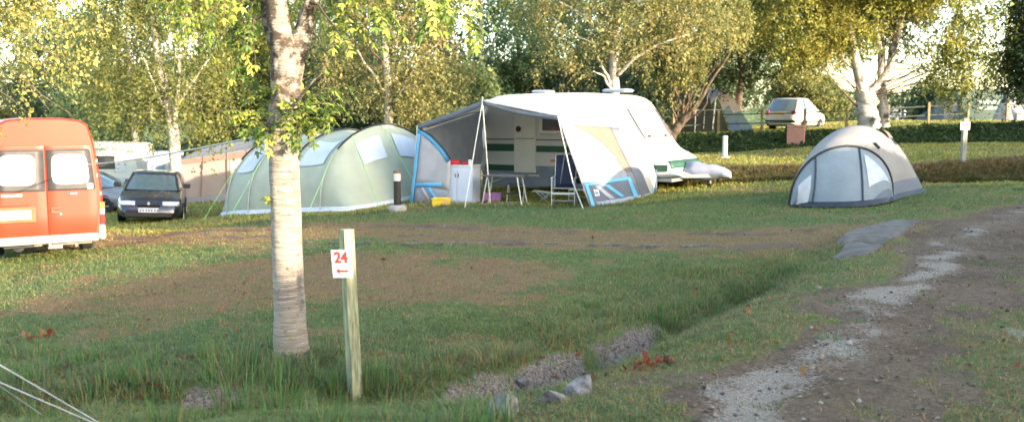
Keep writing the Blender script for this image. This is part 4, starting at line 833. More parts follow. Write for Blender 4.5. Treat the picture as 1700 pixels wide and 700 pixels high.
def car(name, lab, cat, loc_, heading, paint, L, W, H, low, gh, r=.30, wb=(.30, .30), group=None, roll=0, pitch=0):
    """low: list (x,z) of bonnet/belt/boot line, +x forward; gh: (rear base x, rear roof x, front roof x, front base x, belt z)"""
    t = thing(name, lab, cat, loc_, (roll, pitch, math.atan2(heading[1], heading[0])), group)
    lx = [q[0] for q in low]; lz = [q[1] for q in low]; rings = []
    for x in sorted(set(list(np.linspace(-L / 2, L / 2, 33)) + [-L / 2 + .05, L / 2 - .05, -L / 2 + .12, L / 2 - .12])):
        e = abs(x) / (L / 2); wf = (1 - max(0, (e - .72) / .28) ** 2.2 * .22); w = W / 2 * wf; zt = float(np.interp(x, lx, lz)); zb = .20 + .10 * max(0, (e - .85) / .15); k = max(0, (e - .94) / .06)
        zt -= .05 * k; zm_ = lerp(zb, zt, .5)
        half = [(w * .80, zb), (w * .95, zb + .08), (w, lerp(zb, zt, .38)), (w * 1.0, lerp(zb, zt, .62)), (w * .975, zt - .10), (w * .93, zt - .03), (w * .72, zt + .01), (w * .35, zt + .03)]
        rings.append([Vector((x, -a, b)) for a, b in half] + [Vector((x, a, b)) for a, b in half[::-1]])
    MB().loft(rings).build('body', paint, t, angle=40)
    xr0, xr1, xf1, xf0, bz = gh; wb0, wt = W / 2 * .90, W / 2 * .73
    def ring(k):
        a, b = lerp(xr0, xr1, k), lerp(xf0, xf1, k); w = lerp(wb0, wt, k ** 1.15); z = lerp(bz - .03, H - .06, k)
        zf = z - (.10 * (1 - k)) * 0
        return [Vector((a, -w * .80, z)), Vector((a + .07, -w * .96, z)), Vector((a + .25, -w, z)), Vector((b - .35, -w, z)), Vector((b - .12, -w * .93, z)), Vector((b, -w * .72, z)), Vector((b + .05, 0, z)), Vector((b, w * .72, z)), Vector((b - .12, w * .93, z)), Vector((b - .35, w, z)), Vector((a + .25, w, z)), Vector((a + .07, w * .96, z)), Vector((a, w * .80, z)), Vector((a - .04, 0, z))]
    gs = MB().loft([ring(k / 5) for k in range(6)]).build('windows', cglass, t, angle=30)
    rt = ring(1); ctr = Vector(((xr1 + xf1) / 2, 0, H - .06))
    def sc(k, dz): return [Vector((ctr.x + (p.x - ctr.x) * k, p.y * k, H - .06 + dz)) for p in rt]
    MB().loft([sc(1.01, -.03), sc(1.03, -.005), sc(1.0, .025), sc(.85, .05), sc(.5, .062)]).build('roof', paint, t, angle=50)
    R0_, R1_ = ring(0), ring(1)
    for i in (1, 4, 8, 11): MB().bar(R0_[i] * 1.003, R1_[i] * 1.003, .055, .05).build('pillar', paint, t)
    xm = (xr1 + xf1) / 2 - .05
    for s in (-1, 1): MB().bar((xm, s * wb0 * 1.005, bz), (xm, s * (wt * 1.01), H - .08), .05, .03).build('pillar', dplast, t)
    fx, rx = L / 2 - wb[0] * L / 2 * 1.0 - .42, -L / 2 + .42 + wb[1] * L / 2
    for x in (fx, rx):
        for s in (-1, 1):
            MB().lathe([(0, 0), (r * 1.18, 0), (r * 1.18, .012 * s), (0, .012 * s)], (x, s * (W / 2 * .985), r + .02), 'Y', 24).build('wheel_arch', dplast, t); wheel(t, x, s * (W / 2 - .07), r, .19, t)
    for s in (-1, 1):
        MB().box((xf0 - .30, s * (W / 2 + .09), bz + .09), (.10, .20, .13)).build('mirror', dplast, t, bevel=.03)
    return t
def num_plate(parent, c, w, h, m, ry=0, ink=None, name='number_plate'):
    o = MB().box((0, 0, 0), (.012, w, h)).build(name, m, parent, bevel=.003); o.location = c; o.rotation_euler = (0, ry, 0)
    s = 1 if c[0] > 0 else -1; mk = MB(); y = -w * .40
    for k in range(7): ww = w * .085; mk.box((s * .008, y, 0), (.003, ww, h * .5)); y += w * (.135 if k not in (1, 4) else .16)
    mk.build('characters', ink or mat('plate_ink', (.12, .12, .15), .6), o); return o
navyp = mat('dark_blue_paint', (.012, .014, .028), .25, .1, 3, spec=.6, coat=.6)
q = Vector((-10.85, 27.2, g(-10.85, 27.2) - .02)); hd = (.30, -.95)
dc = car('parked_car', 'dark navy car facing the camera between the red van and the green tent', 'car', q, hd, navyp, 4.15, 1.72, 1.42, [(-2.08, .82), (-1.95, .98), (-1.4, 1.0), (.6, .97), (.95, .93), (1.5, .82), (1.9, .70), (2.03, .58), (2.08, .5)], (-1.95, -1.35, .10, 1.02, .98), group='cars parked on the site', roll=R(-3.0))
for s in (-1, 1):
    MB().grid([[Vector((2.02 - .10 * abs(k) ** 1.5 + .012 - (z - .6) * .35, s * lerp(.36, .80, k), z)) for k in np.linspace(0, 1, 6)] for z in (.585 + .0, .64, .70)]).build('headlight', white_l, dc, solid=.02)
MB().box((2.065, 0, .62), (.05, .60, .07)).build('grille', dplast, dc, bevel=.01); MB().box((2.055, 0, .33), (.08, 1.25, .14)).build('air_intake', dplast, dc, bevel=.02)
em = MB(); em.prism([(2.09, 0, .715), (2.09, -.045, .65), (2.09, 0, .585), (2.09, .045, .65)], (.015, 0, 0)); em.build('emblem', hubc, dc, smooth=False)
num_plate(dc, (2.11, 0, .46), .52, .12, plate)
greyp = mat('grey_paint', (.16, .165, .19), .3, .06, spec=.6, coat=.5, metal=.3)
q = Vector((-14.6, 31.5, g(-14.6, 31.5))); gc = car('parked_car', 'grey car seen side on between the red van and the dark navy car', 'car', q, (.98, -.18), greyp, 3.9, 1.68, 1.42, [(-1.95, .7), (-1.85, .95), (-1.2, .98), (.5, .95), (.9, .90), (1.5, .78), (1.85, .62), (1.95, .5)], (-1.8, -1.4, .05, .98, .95), group='cars parked on the site')
silver = mat('silver_paint', (.56, .52, .47), .35, .05, spec=.5, coat=.4, metal=.2)
q = Vector((15.3, 48.9, g(15.3, 48.9) - .05)); mp = car('parked_car', 'silver people carrier on the upper terrace behind the fence', 'car', q, (.64, .77), silver, 4.27, 1.82, 1.68, [(-2.13, .75), (-2.08, 1.0), (-1.9, 1.06), (.7, 1.0), (1.1, .95), (1.6, .86), (1.95, .72), (2.13, .55)], (-2.05, -1.45, .0, 1.2, 1.04), group='cars parked on the site', r=.31)
for s in (-1, 1): MB().box((-2.06, s * .72, .92), (.12, .22, .2)).build('rear_light', red_l, mp, bevel=.02)
num_plate(mp, (-2.155, 0, .86), .52, .12, mat('yellow_plate', (.65, .42, .05), .5)); MB().box((-2.10, 0, .48), (.12, 1.6, .10)).build('bumper_strip', dplast, mp, bevel=.02); MB().box((-2.02, 0, .28), (.2, 1.45, .12)).build('lower_bumper', dplast, mp, bevel=.02)
bluep = mat('blue_paint', (.04, .08, .22), .3, spec=.6, coat=.5)
q = gl(1474, 205, 128); car('parked_car', 'small blue car far away beside the pale grey hut', 'car', q, (.3, -.95), bluep, 4.0, 1.7, 1.5, [(-2, .8), (-1.9, 1.), (.6, 1.), (1.5, .8), (2, .55)], (-1.8, -1.5, .1, 1.0, 1.0), group='cars parked on the site')
# ------------------------------------------------------------------ red van (rear towards the camera)
redp_ = mat('red_van_paint', (.36, .027, .008), .45, .06, 2, spec=.35, coat=.1); bumperm = mat('pale_bumper', (.50, .42, .34), .6, .05)
vq = Vector((-8.76, 16.95, 0)); vax = Vector((-.53, .85, 0)).normalized(); vz = g(-8.9, 18.2)
van = thing('van', 'orange red high roof van with curtained rear windows, rear doors towards the camera', 'van', (vq.x, vq.y, vz), (0, 0, math.atan2(vax.y, vax.x)))
# local: +x forward(away), +y = left side seen from behind -> image left
def vsec(x, k=1.0, kz=1.0):
    half = [(.90, .40), (.965, .50), (.975, .9), (.975, 1.25), (.955, 1.5), (.915, 1.85), (.865, 2.2), (.82, 2.40), (.76, 2.60), (.62, 2.68), (.3, 2.72)]
    return [Vector((x, -a * k, .4 + (b - .4) * kz)) for a, b in half] + [Vector((x, a * k, .4 + (b - .4) * kz)) for a, b in half[::-1]]
MB().loft([vsec(.0, .955, .985), vsec(.03, .985, .997), vsec(.10, 1), vsec(2.6, 1), vsec(3.6, 1, .995), vsec(4.0, .97, .90), vsec(4.3, .93, .62), vsec(4.9, .90, .44), vsec(5.1, .82, .36)]).build('body', redp_, van, angle=40)
def vdoor(s):
    # s=-1 : image right door, s=+1 image left door
    zz = [.52, .9, 1.25, 1.5, 1.85, 2.16, 2.20]; we = [.83, .87, .875, .86, .83, .79, .76]
    G = [[Vector((-.012, s * lerp(.008, w_, t), z)) for t in np.linspace(0, 1, 6)] for z, w_ in zip(zz, we)]
    d = MB().grid(G).build('rear_door', redp_, van, solid=.02, bevel=.004)
    # black window surround
    zz = [1.35, 1.39, 1.7, 2.07, 2.13]; we = [.82, .845, .815, .78, .755]
    sr = MB().grid([[Vector((-.027, s * lerp(.018, w_, t), z)) for t in np.linspace(0, 1, 6)] for z, w_ in zip(zz, we)]).build('window', mat('surround_%d' % (s + 1), (.045, .042, .045), .45, spec=.3), d, solid=.006)
    cur = mat('white_curtain_%d' % (s + 1), (.74, .72, .66), .5, .04, 6, .4, 10)
    def rr(t0, t1, z0, z1, n=8):
        P = []
        for k in range(24):
            a = 2 * math.pi * k / 24; cx_, sx_ = math.cos(a), math.sin(a); e = .42
            u = math.copysign(abs(cx_) ** e, cx_); v = math.copysign(abs(sx_) ** e, sx_); z = lerp(z0, z1, (v + 1) / 2); y = lerp(t0, t1 - .05 * (v + 1) / 2, (u + 1) / 2); P.append(Vector((-.034, s * y, z)))
        return P
    MB().prism(rr(.17 if s > 0 else .10, .80 if s > 0 else .75, 1.47, 2.04), (-.008, 0, 0)).build('curtain', cur, sr)
    return d
dr, dl = vdoor(-1), vdoor(1)
MB().box((-.035, .58, .93), (.02, .78, .30)).build('plate_recess', mat('recess', (.42, .06, .02), .5), dl, bevel=.01); pl_ = MB().box((-.05, .59, .93), (.012, .62, .17)).build('number_plate', mat('van_plate', (.75, .60, .30), .5), dl, bevel=.003)
MB().box((-.045, .56, 1.095), (.03, .5, .035)).build('plate_lamp', redp_, dl, bevel=.01); MB().box((-.035, .58, 1.29), (.012, .34, .05)).build('name_badge', mat('badge_pale', (.6, .45, .38), .4), dl)
MB().box((-.03, -.14, .985), (.02, .17, .13)).build('handle_recess', mat('recess_dark', (.30, .04, .02), .5), dr, bevel=.01); MB().box((-.045, -.15, 1.0), (.025, .11, .04)).build('handle', redp_, dr, bevel=.008); MB().lathe([(0, 0), (.018, 0), (.018, -.02), (0, -.02)], (-.022, -.22, .91), 'X', 12).build('lock', hubc, dr)
ov = MB(); ov.box((-.03, -.46, 1.29), (.012, .12, .035)); ov.build('badge', mat('badge_violet', (.35, .25, .5), .3), dr, bevel=.01)
for z in (.62, 1.27, 1.62, 1.9):
    for s in (-1, 1): MB().tube([(.01, s * .93 if z < 1.5 else s * .885, z - .035), (.01, s * .93 if z < 1.5 else s * .885, z + .035)], .018, 8).build('hinge', mat('hinge_pink', (.6, .3, .25), .4), van)
MB().box((-.03, -.75, 1.42), (.02, .10, .10)).build('sticker', mat('sticker_white', (.65, .62, .7), .5), dr)
for s in (-1, 1):
    tl = MB(); 
    for mi_, (z0, z1) in enumerate(((.98, 1.10), (.86, .98), (.66, .86))):
        tl.mi(mi_).box((.045, s * .945, (z0 + z1) / 2), (.13, .085, z1 - z0 - .004))
    tl.build('tail_light', [amber_l, mat('clear_lamp', (.75, .55, .4), .2) if s < 0 else amber_l, red_l], van, bevel=.012)
bm_ = MB(); bm_.box((-.05, 0, .44), (.16, 1.72, .15)); bm_.box((.16, -.93, .52), (.42, .12, .30)); bm_.box((.16, .93, .52), (.42, .12, .30)); bm_.build('bumper', bumperm, van, bevel=.045)
MB().box((1.8, 0, .36), (3.4, 1.5, .12)).build('underbody', dplast, van); tw = MB(); tw.bar((.05, 0, .34), (-.14, 0, .30), .06, .05); tw.lathe([(0, 0), (.03, 0), (.03, .06), (0, .08)], (-.14, 0, .31)); tw.box((-.02, -.12, .30), (.08, .2, .07)); tw.bar((.1, .25, .34), (.1, -.75, .34), .05, .05); tw.build('tow_bar', mat('tow_metal', (.3, .25, .2), .6, metal=.4), van)
for x_ in (1.55, 4.0):
    for s in (-1, 1):
        wheel(van, x_, s * .80, .335, .22, van)
MB().lathe([(0, -.32), (.10, -.3), (.12, 0), (.10, .3), (0, .32)], (.55, .5, .30), 'X', 16).build('silencer', dplast, van)
for s in (-1, 1): MB().box((3.75, s * 1.12, 1.45), (.12, .22, .34)).build('mirror', dplast, van, bevel=.03)
MB().box((4.15, 0, 1.75), (.02, 1.5, .55), rot=Matrix.Rotation(R(-28), 3, 'Y')).build('windscreen', cglass, van)
# ------------------------------------------------------------------ other caravans, tents far back
def small_caravan(q, rz, lab):
    t = thing('caravan', lab, 'caravan', q, (0, 0, rz), 'caravans parked on the site'); P = smooth_poly([(-2.3, .4), (-2.35, 1.2), (-2.1, 2.2), (-1.7, 2.45), (1.7, 2.45), (2.0, 2.25), (2.3, 1.2), (2.25, .4)], 3)
    MB().loft([[Vector((x, y, z)) for x, z in P] for y in (0, 2.0)]).build('body', cream_c, t, angle=50); MB().box((-.2, -.012, 2.2), (3.8, .02, .03)).build('trim_line', rubber, t)
    for x0 in (-1.3, .25): w_ = MB().box((x0 + .55, -.015, 1.65), (1.05, .03, .55)).build('window', glass, t, bevel=.02); MB().box((x0 + .55, -.02, 1.34), (1.15, .035, .05)).build('frame', cream_c, w_)
    MB().box((1.55, -.012, 1.6), (.5, .02, .7)).build('door', mat('door_pale', (.5, .52, .56), .4), t, bevel=.01); MB().box((0, -.01, .95), (4.4, .015, .14)).build('stripe', mat('caravan_stripe', (.45, .46, .5), .5), t)
    for s in (.15, 1.85): MB().lathe([(.1, -.08), (.3, -.08), (.3, .08), (.1, .08)], (-.1, s, .3), 'Y').build('wheel', tyre, t)
    return t
q = gl(175, 330, 37.5); q.z = g(q.x, q.y); small_caravan(q + Vector((-.8, 0, 0)), R(-4), 'white caravan with grey windows behind the grey car')
# frame tent, beige-pink
pinkf = mat('pink_beige_fabric', (.34, .28, .26), .75, .05, 2, .3, 6, trans=.2); rosef = mat('rose_fabric', (.25, .15, .13), .75, .06, 2, .2, 6, trans=.1); slate = mat('slate_fabric', (.20, .20, .22), .75, .08, 2, .3, 6)
def fbz(x, y, h): return Vector((x, y, g(x, y) + h))
ft = thing('frame_tent', 'beige and rose frame tent with a dark roof between the birch and the green tent', 'tent', (-11.4, 34.8, g(-11.4, 34.8)))
x0, x1, yA, yB = -13.0, -9.0, 34.2, 37.4
E1, E2 = 1.62, 2.0; a1, a2, a3, a4 = fbz(x0, yA, 0), fbz(x1 + .2, yA, 0), fbz(x1 + .2, yB, 0), fbz(x0, yB, 0)
t1, t2, t3, t4 = fbz(x0 + .25, yA + .15, E1), fbz(x1, yA + .15, E2), fbz(x1, yB - .15, E2), fbz(x0 + .25, yB - .15, E1); r1, r2 = fbz(x0 + .6, (yA + yB) / 2, 2.0), fbz(x1 - .1, (yA + yB) / 2, 2.65)
def patch(a, b, c, d, n=10, sag=.05): return [[(a.lerp(b, j / n)).lerp(d.lerp(c, j / n), i / n) - Vector((0, 0, sag * math.sin(math.pi * i / n) * math.sin(math.pi * j / n))) for j in range(n + 1)] for i in range(n + 1)]
MB().grid(patch(a1, a2, t2, t1, sag=0)).build('front_wall', pinkf, ft, world=True); mb = MB(); mb.grid(patch(a2, a3, t3, t2, sag=0)); mb.grid(patch(a3, a4, t4, t3, sag=0)); mb.grid(patch(a4, a1, t1, t4, sag=0)); mb.build('walls', pinkf, ft, world=True)
mb = MB(); mb.grid(patch(t1, t2, r2, r1, sag=.1)); mb.grid(patch(t4, t3, r2, r1, sag=.1)); mb.grid(patch(t1, t4, r1, r1, sag=0)); mb.build('roof', slate, ft, world=True); 
mb = MB(); mb.grid(patch(t1 + Vector((0, -.03, -.02)), t2 + Vector((0, -.03, -.02)), t2 + Vector((0, -.06, -.30)), t1 + Vector((0, -.06, -.16)), sag=0)); mb.build('valance', rosef, ft, world=True)
for k in (.28, .52, .72, .93): MB().tube([a1.lerp(a2, k) + Vector((0, -.03, 0)), t1.lerp(t2, k) + Vector((0, -.05, 0))], .02, 6).build('pole', rosef, ft, world=True)
MB().grid(patch(a1.lerp(t1, .55).lerp(a2.lerp(t2, .55), .55) + Vector((0, -.03, 0)), a1.lerp(t1, .55).lerp(a2.lerp(t2, .55), .92) + Vector((0, -.03, 0)), a1.lerp(t1, .82).lerp(a2.lerp(t2, .82), .92) + Vector((0, -.02, 0)), a1.lerp(t1, .82).lerp(a2.lerp(t2, .82), .55) + Vector((0, -.02, 0)), sag=0)).build('window', mat('pale_pink_window', (.62, .46, .38), .6), ft, world=True)
MB().grid(patch(a1 + Vector((-.1, -.12, 0)), a2 + Vector((0, -.12, 0)), a2 + Vector((0, -.02, .22)), a1 + Vector((0, -.02, .22)), sag=0)).build('mud_flap', slate, ft, world=True)
dtp = thing('dome_tent', 'rounded rose topped tent rising behind the green tunnel tent', 'tent', (-10.0, 38.6, g(-10, 38.6)))
MB().grid([[Vector((1.9 * math.cos(a) , 1.6 * t - 1.6 * .5, 2.55 * math.sin(a) ** .7 * (math.sin(math.pi * (.18 + .64 * (t))) ))) for a in np.linspace(0, math.pi, 25)] for t in np.linspace(0, 1, 10)]).build('flysheet', mat('rose_top', (.42, .28, .23), .7, .05, trans=.2), dtp)
MB().tube([Vector((1.92 * math.cos(a), -.1, 2.57 * math.sin(a) ** .7)) for a in np.linspace(0, math.pi, 25)], .02, 6).build('pole', pinkf, dtp)
btp = thing('box_trailer', 'narrow pale blue trailer standing behind the dark navy car', 'trailer', gl(277, 318, 36) , (0, 0, 0))
MB().box((0, 0, 1.15), (.9, 1.6, 1.7)).build('box_body', mat('pale_blue', (.38, .44, .52), .5), btp, bevel=.05); MB().box((0, -.82, 1.0), (.5, .02, 1.0)).build('hatch', mat('pale_blue_dark', (.2, .25, .33), .5), btp)
for s in (-1, 1): MB().lathe([(.08, -.07), (.28, -.07), (.28, .07), (.08, .07)], (s * .47, 0, .28), 'X').build('wheel', tyre, btp)
# olive tent on the terrace with a mesh front sloping right
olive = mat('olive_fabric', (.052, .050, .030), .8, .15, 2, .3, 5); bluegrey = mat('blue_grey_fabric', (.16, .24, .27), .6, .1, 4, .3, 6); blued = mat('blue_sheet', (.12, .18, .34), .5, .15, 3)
ot = thing('family_tent', 'dark olive tent with an arched top painted sunlit pale and a blue grey end on the upper terrace', 'tent', (11.0, 46.5, g(11, 46.5)))
def terr(px, py, Y): return pt(px, py, Y)
bw = [terr(1052, 226, 45), terr(1188, 223, 45), terr(1212, 222, 45)]; tw_ = [terr(1060, 178, 46), terr(1178, 172, 46), terr(1192, 168, 46)]
hump = lambda px, py: terr(px, py, 46)
F_ = [hump(1052, 228), hump(1060, 182), hump(1100, 178), hump(1140, 172), hump(1170, 166), hump(1188, 158), hump(1196, 152)]; D3 = Vector((.8, 3.2, 0))
# olive long wall
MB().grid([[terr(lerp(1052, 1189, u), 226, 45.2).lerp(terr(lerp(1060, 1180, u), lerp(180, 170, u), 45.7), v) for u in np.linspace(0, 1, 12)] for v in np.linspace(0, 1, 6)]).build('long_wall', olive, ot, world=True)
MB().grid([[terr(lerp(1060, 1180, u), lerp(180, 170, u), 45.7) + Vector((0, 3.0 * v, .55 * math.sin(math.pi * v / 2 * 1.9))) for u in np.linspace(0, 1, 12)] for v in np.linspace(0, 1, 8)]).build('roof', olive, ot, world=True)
# sloping end: profile from (1180,165) arched at (1200,150) down to (1255,222)
pr = [(1176, 174), (1184, 160), (1192, 153), (1202, 150), (1212, 154), (1220, 166), (1230, 184), (1240, 200), (1249, 212), (1257, 222)]
lo = [(1178, 176), (1186, 166), (1191, 163), (1194, 168), (1197, 175), (1200, 183), (1204, 192), (1208, 203), (1211, 213), (1214, 224)]
mb = MB(); A_ = [terr(x, y, 45.8) for x, y in pr]; n1_ = 6
for i in range(len(A_) - 1): pass
rowsT = [[a + Vector((-.25 * w, 2.6 * w, .15 * math.sin(3 * w))) for a in A_] for w in np.linspace(0, 1, 6)]
mb = MB(); mb.grid(rowsT)
for k, f in enumerate(mb.f):
    zc = sum((mb.v[q_].z for q_ in f)) / 4; mb.m[k] = 0 if zc > pt(1200, 182, 46).z else 1  # sunlight on the top painted in: higher faces get the paler colour
mb.build('sloping_end', [mat('sunlit_arch_fabric', (.50, .42, .38), .7, .08, 3, .3, 6), bluegrey], ot, world=True, angle=60)
GF = [[terr(lerp(a[0], b_[0], t), lerp(a[1], b_[1], t), 45.75) for a, b_ in zip(pr, lo)] for t in np.linspace(0, 1, 5)]
mb = MB(); mb.grid(GF)
for k, f in enumerate(mb.f):
    zc = sum((mb.v[q_].z for q_ in f)) / 4; mb.m[k] = 0 if zc > pt(1200, 181, 46).z else (1 if zc > pt(1200, 207, 46).z else 2)  # same painted sunlit top, blue tones below
mb.build('end_panel', [MATS['sunlit_arch_fabric'], bluegrey, blued], ot, world=True, angle=60)
MB().grid([[terr(x, y, 45.72) for x, y in ((1178, 178), (1184, 178), (1190, 178), (1196, 178))], [terr(x, y, 45.72) for x, y in ((1186, 225), (1192, 225), (1200, 225), (1212, 224))]]).build('inner_wall', olive, ot, world=True)
MB().grid([[terr(lerp(1120, 1215, u), 220 + 4 * v, 45.1 - .1 * v) for u in np.linspace(0, 1, 8)] for v in (0, 1)]).build('mud_flap', mat('flap_grey', (.2, .2, .2), .7), ot, world=True)
MB().tube([terr(1182, 222, 45.3), terr(1188, 165, 45.5), terr(1194, 155, 45.6), terr(1202, 151, 45.7)], .03, 8).build('pole', alu, ot, world=True); MB().tube([terr(1153, 224, 44.9), terr(1155, 180, 45.2)], .025, 8).build('pole', alu, ot, world=True)
MB().tube([terr(1168 + 0, 214, 45.0), terr(1170, 183, 45.1)], .015, 6).build('pole', alu, ot, world=True)
# washing line
wlm = mat('line_grey', (.42, .40, .36), .6)
MB().tube([terr(1030, 182, 43), terr(1150, 183, 43.4), terr(1260, 181, 43.8)], .018, 6).build('washing_line', wlm, None, tagd=('taut pale line stretched in front of the dark olive tent', 'line'))
# green frame tent far right + white pointed tent + silver thing
gr = thing('frame_tent', 'green and white striped frame tent behind the fence at the far end of the terrace', 'tent', gl(1636, 200, 62)); q = gr.location
dg_ = mat('deep_green_fabric', (.035, .07, .062), .75, .1); pw = mat('pale_mesh_fabric', (.18, .25, .25), .6, .1)
def bx3(m, name, c, d, **k): return MB().box(c, d, **k).build(name, m, gr, bevel=.02)
bx3(dg_, 'body', (0, 1.2, .75), (3.6, 2.4, 1.5)); mb = MB(); mb.prism([(-1.9, 0, 1.5), (1.9, 0, 1.5), (1.4, 0, 2.1), (-1.0, 0, 2.1)], (0, 2.4, 0)); mb.build('roof', mat('green_roof', (.06, .10, .085), .7), gr, smooth=False)
bx3(pw, 'window', (.45, -.02, 1.22), (2.2, .04, .34)); bx3(pw, 'window', (.45, -.02, .85), (2.2, .04, .22)); bx3(mat('grey_awning', (.09, .10, .11), .7), 'side_annex', (-2.3, .8, .65), (1.2, 1.6, 1.3), top=(.8, .8))
wt_ = thing('pointed_tent', 'small white pointed tent beside the green frame tent', 'tent', gl(1680, 202, 60)); mb = MB(); b8 = [Vector((1.15 * math.cos(a) - .1, .9 * math.sin(a), 0)) for a in np.linspace(.3, 6.58, 9)[:-1]]; mb.loft([b8, [Vector((v.x * .55 - .2, v.y * .5, 1.15)) for v in b8], [Vector((-.35, 0, 2.2)) + v * .02 for v in b8]]); mb.build('canopy', mat('white_canvas', (.30, .29, .30), .7, .08, trans=.2), wt_, angle=20); MB().prism([(-.2, -.92, .02), (.3, -.92, .02), (-.1, -.72, 1.0)], (0, -.02, 0)).build('doorway', mat('door_shadow_cloth', (.25, .24, .24), .8), wt_)
gt2 = thing('small_tent', 'low grey green tent behind the fence beneath the yellow hanging birch leaves', 'tent', gl(1588, 203, 66)); MB().grid([[Vector((2.4 * math.cos(a), (t - .5) * 2.6, 1.25 * math.sin(a) ** .8 * math.sin(math.pi * (.2 + .6 * t)))) for a in np.linspace(0, math.pi, 20)] for t in np.linspace(0, 1, 8)]).build('flysheet', mat('grey_green_fabric', (.055, .085, .085), .7), gt2); MB().prism([(-.9, -1.32, .03), (.2, -1.32, .03), (-.4, -1.1, .75)], (0, -.02, 0)).build('doorway', mat('door_pale_cloth', (.14, .19, .21), .7), gt2)
# hut and person far away
hq = gl(1487, 205, 126); ht = thing('hut', 'pale blue grey hut with a dark flat roof in the far field', 'hut', hq, (0, 0, R(10)))
MB().box((0, 1, .95), (2.1, 2, 1.9)).build('wall', mat('hut_blue', (.08, .11, .15), .7), ht, bevel=.02); MB().box((0, 1, 2.0), (2.4, 2.3, .14)).build('roof', mat('hut_roof', (.06, .08, .09), .6), ht, bevel=.02); MB().box((.3, -.02, .9), (.8, .04, 1.75)).build('door', mat('hut_door', (.06, .08, .11), .6), ht)
def person(q, rz, h=1.7):
    me = bpy.data.meshes.new('person'); k = h / 1.72
    J = [(0, 0, .95, .13), (0, 0, 1.15, .12), (0, 0, 1.40, .15), (0, -.0, 1.50, .06), (0, -.01, 1.60, .095), (0, 0, 1.68, .07), (.19, 0, 1.40, .055), (.24, -.02, 1.12, .045), (.22, -.12, .90, .035), (-.19, 0, 1.40, .055), (-.24, -.02, 1.12, .045), (-.22, -.1, .9, .035), (.10, 0, .86, .09), (.11, -.02, .48, .065), (.11, .0, .08, .045), (.12, -.16, .04, .035), (-.10, 0, .86, .09), (-.11, -.02, .48, .065), (-.11, 0, .08, .045), (-.12, -.16, .04, .035)]
    Eg = [(0, 1), (1, 2), (2, 3), (3, 4), (4, 5), (2, 6), (6, 7), (7, 8), (2, 9), (9, 10), (10, 11), (0, 12), (12, 13), (13, 14), (14, 15), (0, 16), (16, 17), (17, 18), (18, 19)]
    me.from_pydata([(a * k, b * k, c * k) for a, b, c, d in J], Eg, []); o = bpy.data.objects.new('person', me); COL.objects.link(o); o.location = q; o.rotation_euler.z = rz
    sk = o.modifiers.new('skin', 'SKIN'); sb = o.modifiers.new('sub', 'SUBSURF'); sb.levels = sb.render_levels = 2
    for v, j in zip(me.skin_vertices[0].data, J): v.radius = (j[3] * k, j[3] * k * .85)
    m, N, L = nt('person_cloth'); out = N.new('ShaderNodeOutputMaterial'); b = N.new('ShaderNodeBsdfPrincipled'); tc = N.new('ShaderNodeTexCoord'); s = N.new('ShaderNodeSeparateXYZ'); L.new(tc.outputs['Object'], s.inputs[0]); cr = N.new('ShaderNodeValToRGB'); cr.color_ramp.interpolation = 'CONSTANT'
    L.new(s.outputs[2], cr.inputs[0]); el = cr.color_ramp.elements; el[0].position = 0; el[0].color = (.05, .06, .12, 1); el[1].position = .93; el[1].color = (.6, .62, .68, 1)
    mr = N.new('ShaderNodeMapRange'); L.new(s.outputs[2], mr.inputs[0]); mr.inputs[2].default_value = 1.8; mr.inputs[4].default_value = 1; mr.inputs[2].default_value = 2.0
    L.new(mr.outputs[0], cr.inputs[0]); el[1].position = .46
    e = el.new(.745); e.color = (.4, .24, .18, 1); L.new(cr.outputs[0], b.inputs[0]); b.inputs['Roughness'].default_value = .8; L.new(b.outputs[0], out.inputs[0]); me.materials.append(m)
    hb = MB().grid([[Vector((.105 * math.sin(a) * math.cos(b_), .11 * math.sin(a) * math.sin(b_) + .015, 1.645 + .10 * math.cos(a))) * k for b_ in np.linspace(0, 2 * math.pi, 15)] for a in np.linspace(0, math.pi * .62, 8)]).build('hair', mat('dark_hair', (.02, .015, .012), .7), o)
    return tag(o, 'tiny standing person in a white top and dark trousers beside the far hut', 'person')
person(gl(1501, 205, 122), R(20))
# ------------------------------------------------------------------ trees
def wob(P, amp, n=14):
    """resample a polyline with a little wander"""
    P = [Vector(p) for p in P]; L = [0]
    for a, b in zip(P[:-1], P[1:]): L.append(L[-1] + (b - a).length)
    out = []
    for i in range(n):
        s = L[-1] * i / (n - 1); k = max(j for j in range(len(L)) if L[j] <= s + 1e-9); k = min(k, len(P) - 2); t = (s - L[k]) / max(L[k + 1] - L[k], 1e-6)
        p = P[k].lerp(P[k + 1], t)
        if 0 < i < n - 1: p = p + Vector((random.uniform(-1, 1), random.uniform(-1, 1), random.uniform(-.4, .4))) * amp
        out.append(p)
    return out
def limbs_mesh(name, paths, m, parent, n=8):
    mb = MB()
    for P, r0, r1 in paths: mb.tube(P, [lerp(r0, r1, (i / (len(P) - 1)) ** .8) for i in range(len(P))], n)
    return mb.build(name, m, parent, world=True, angle=80)
TWIGB = bark('brown_bark', (.20, .14, .09), (.09, .06, .04), 5, (.4, .6))
BC = [(.060, .085, .020), (.090, .115, .026), (.135, .145, .030), (.185, .170, .034), (.24, .175, .035)]
GC = [(.035, .065, .020), (.05, .09, .025), (.075, .115, .03), (.10, .135, .035), (.14, .15, .035)]
YC = [(.12, .14, .03), (.18, .19, .035), (.25, .225, .035), (.32, .25, .04), (.36, .24, .04)]
OC = [(.065, .085, .024), (.10, .115, .028), (.145, .145, .034), (.20, .17, .04), (.26, .18, .045)]
DC = [(.018, .032, .014), (.028, .048, .018), (.045, .070, .022), (.065, .09, .025)]
def _b(C, f): return [tuple(c * f * .88 + (sum(q) / 3) * f * .20 + .012 for c in q) for q in C]
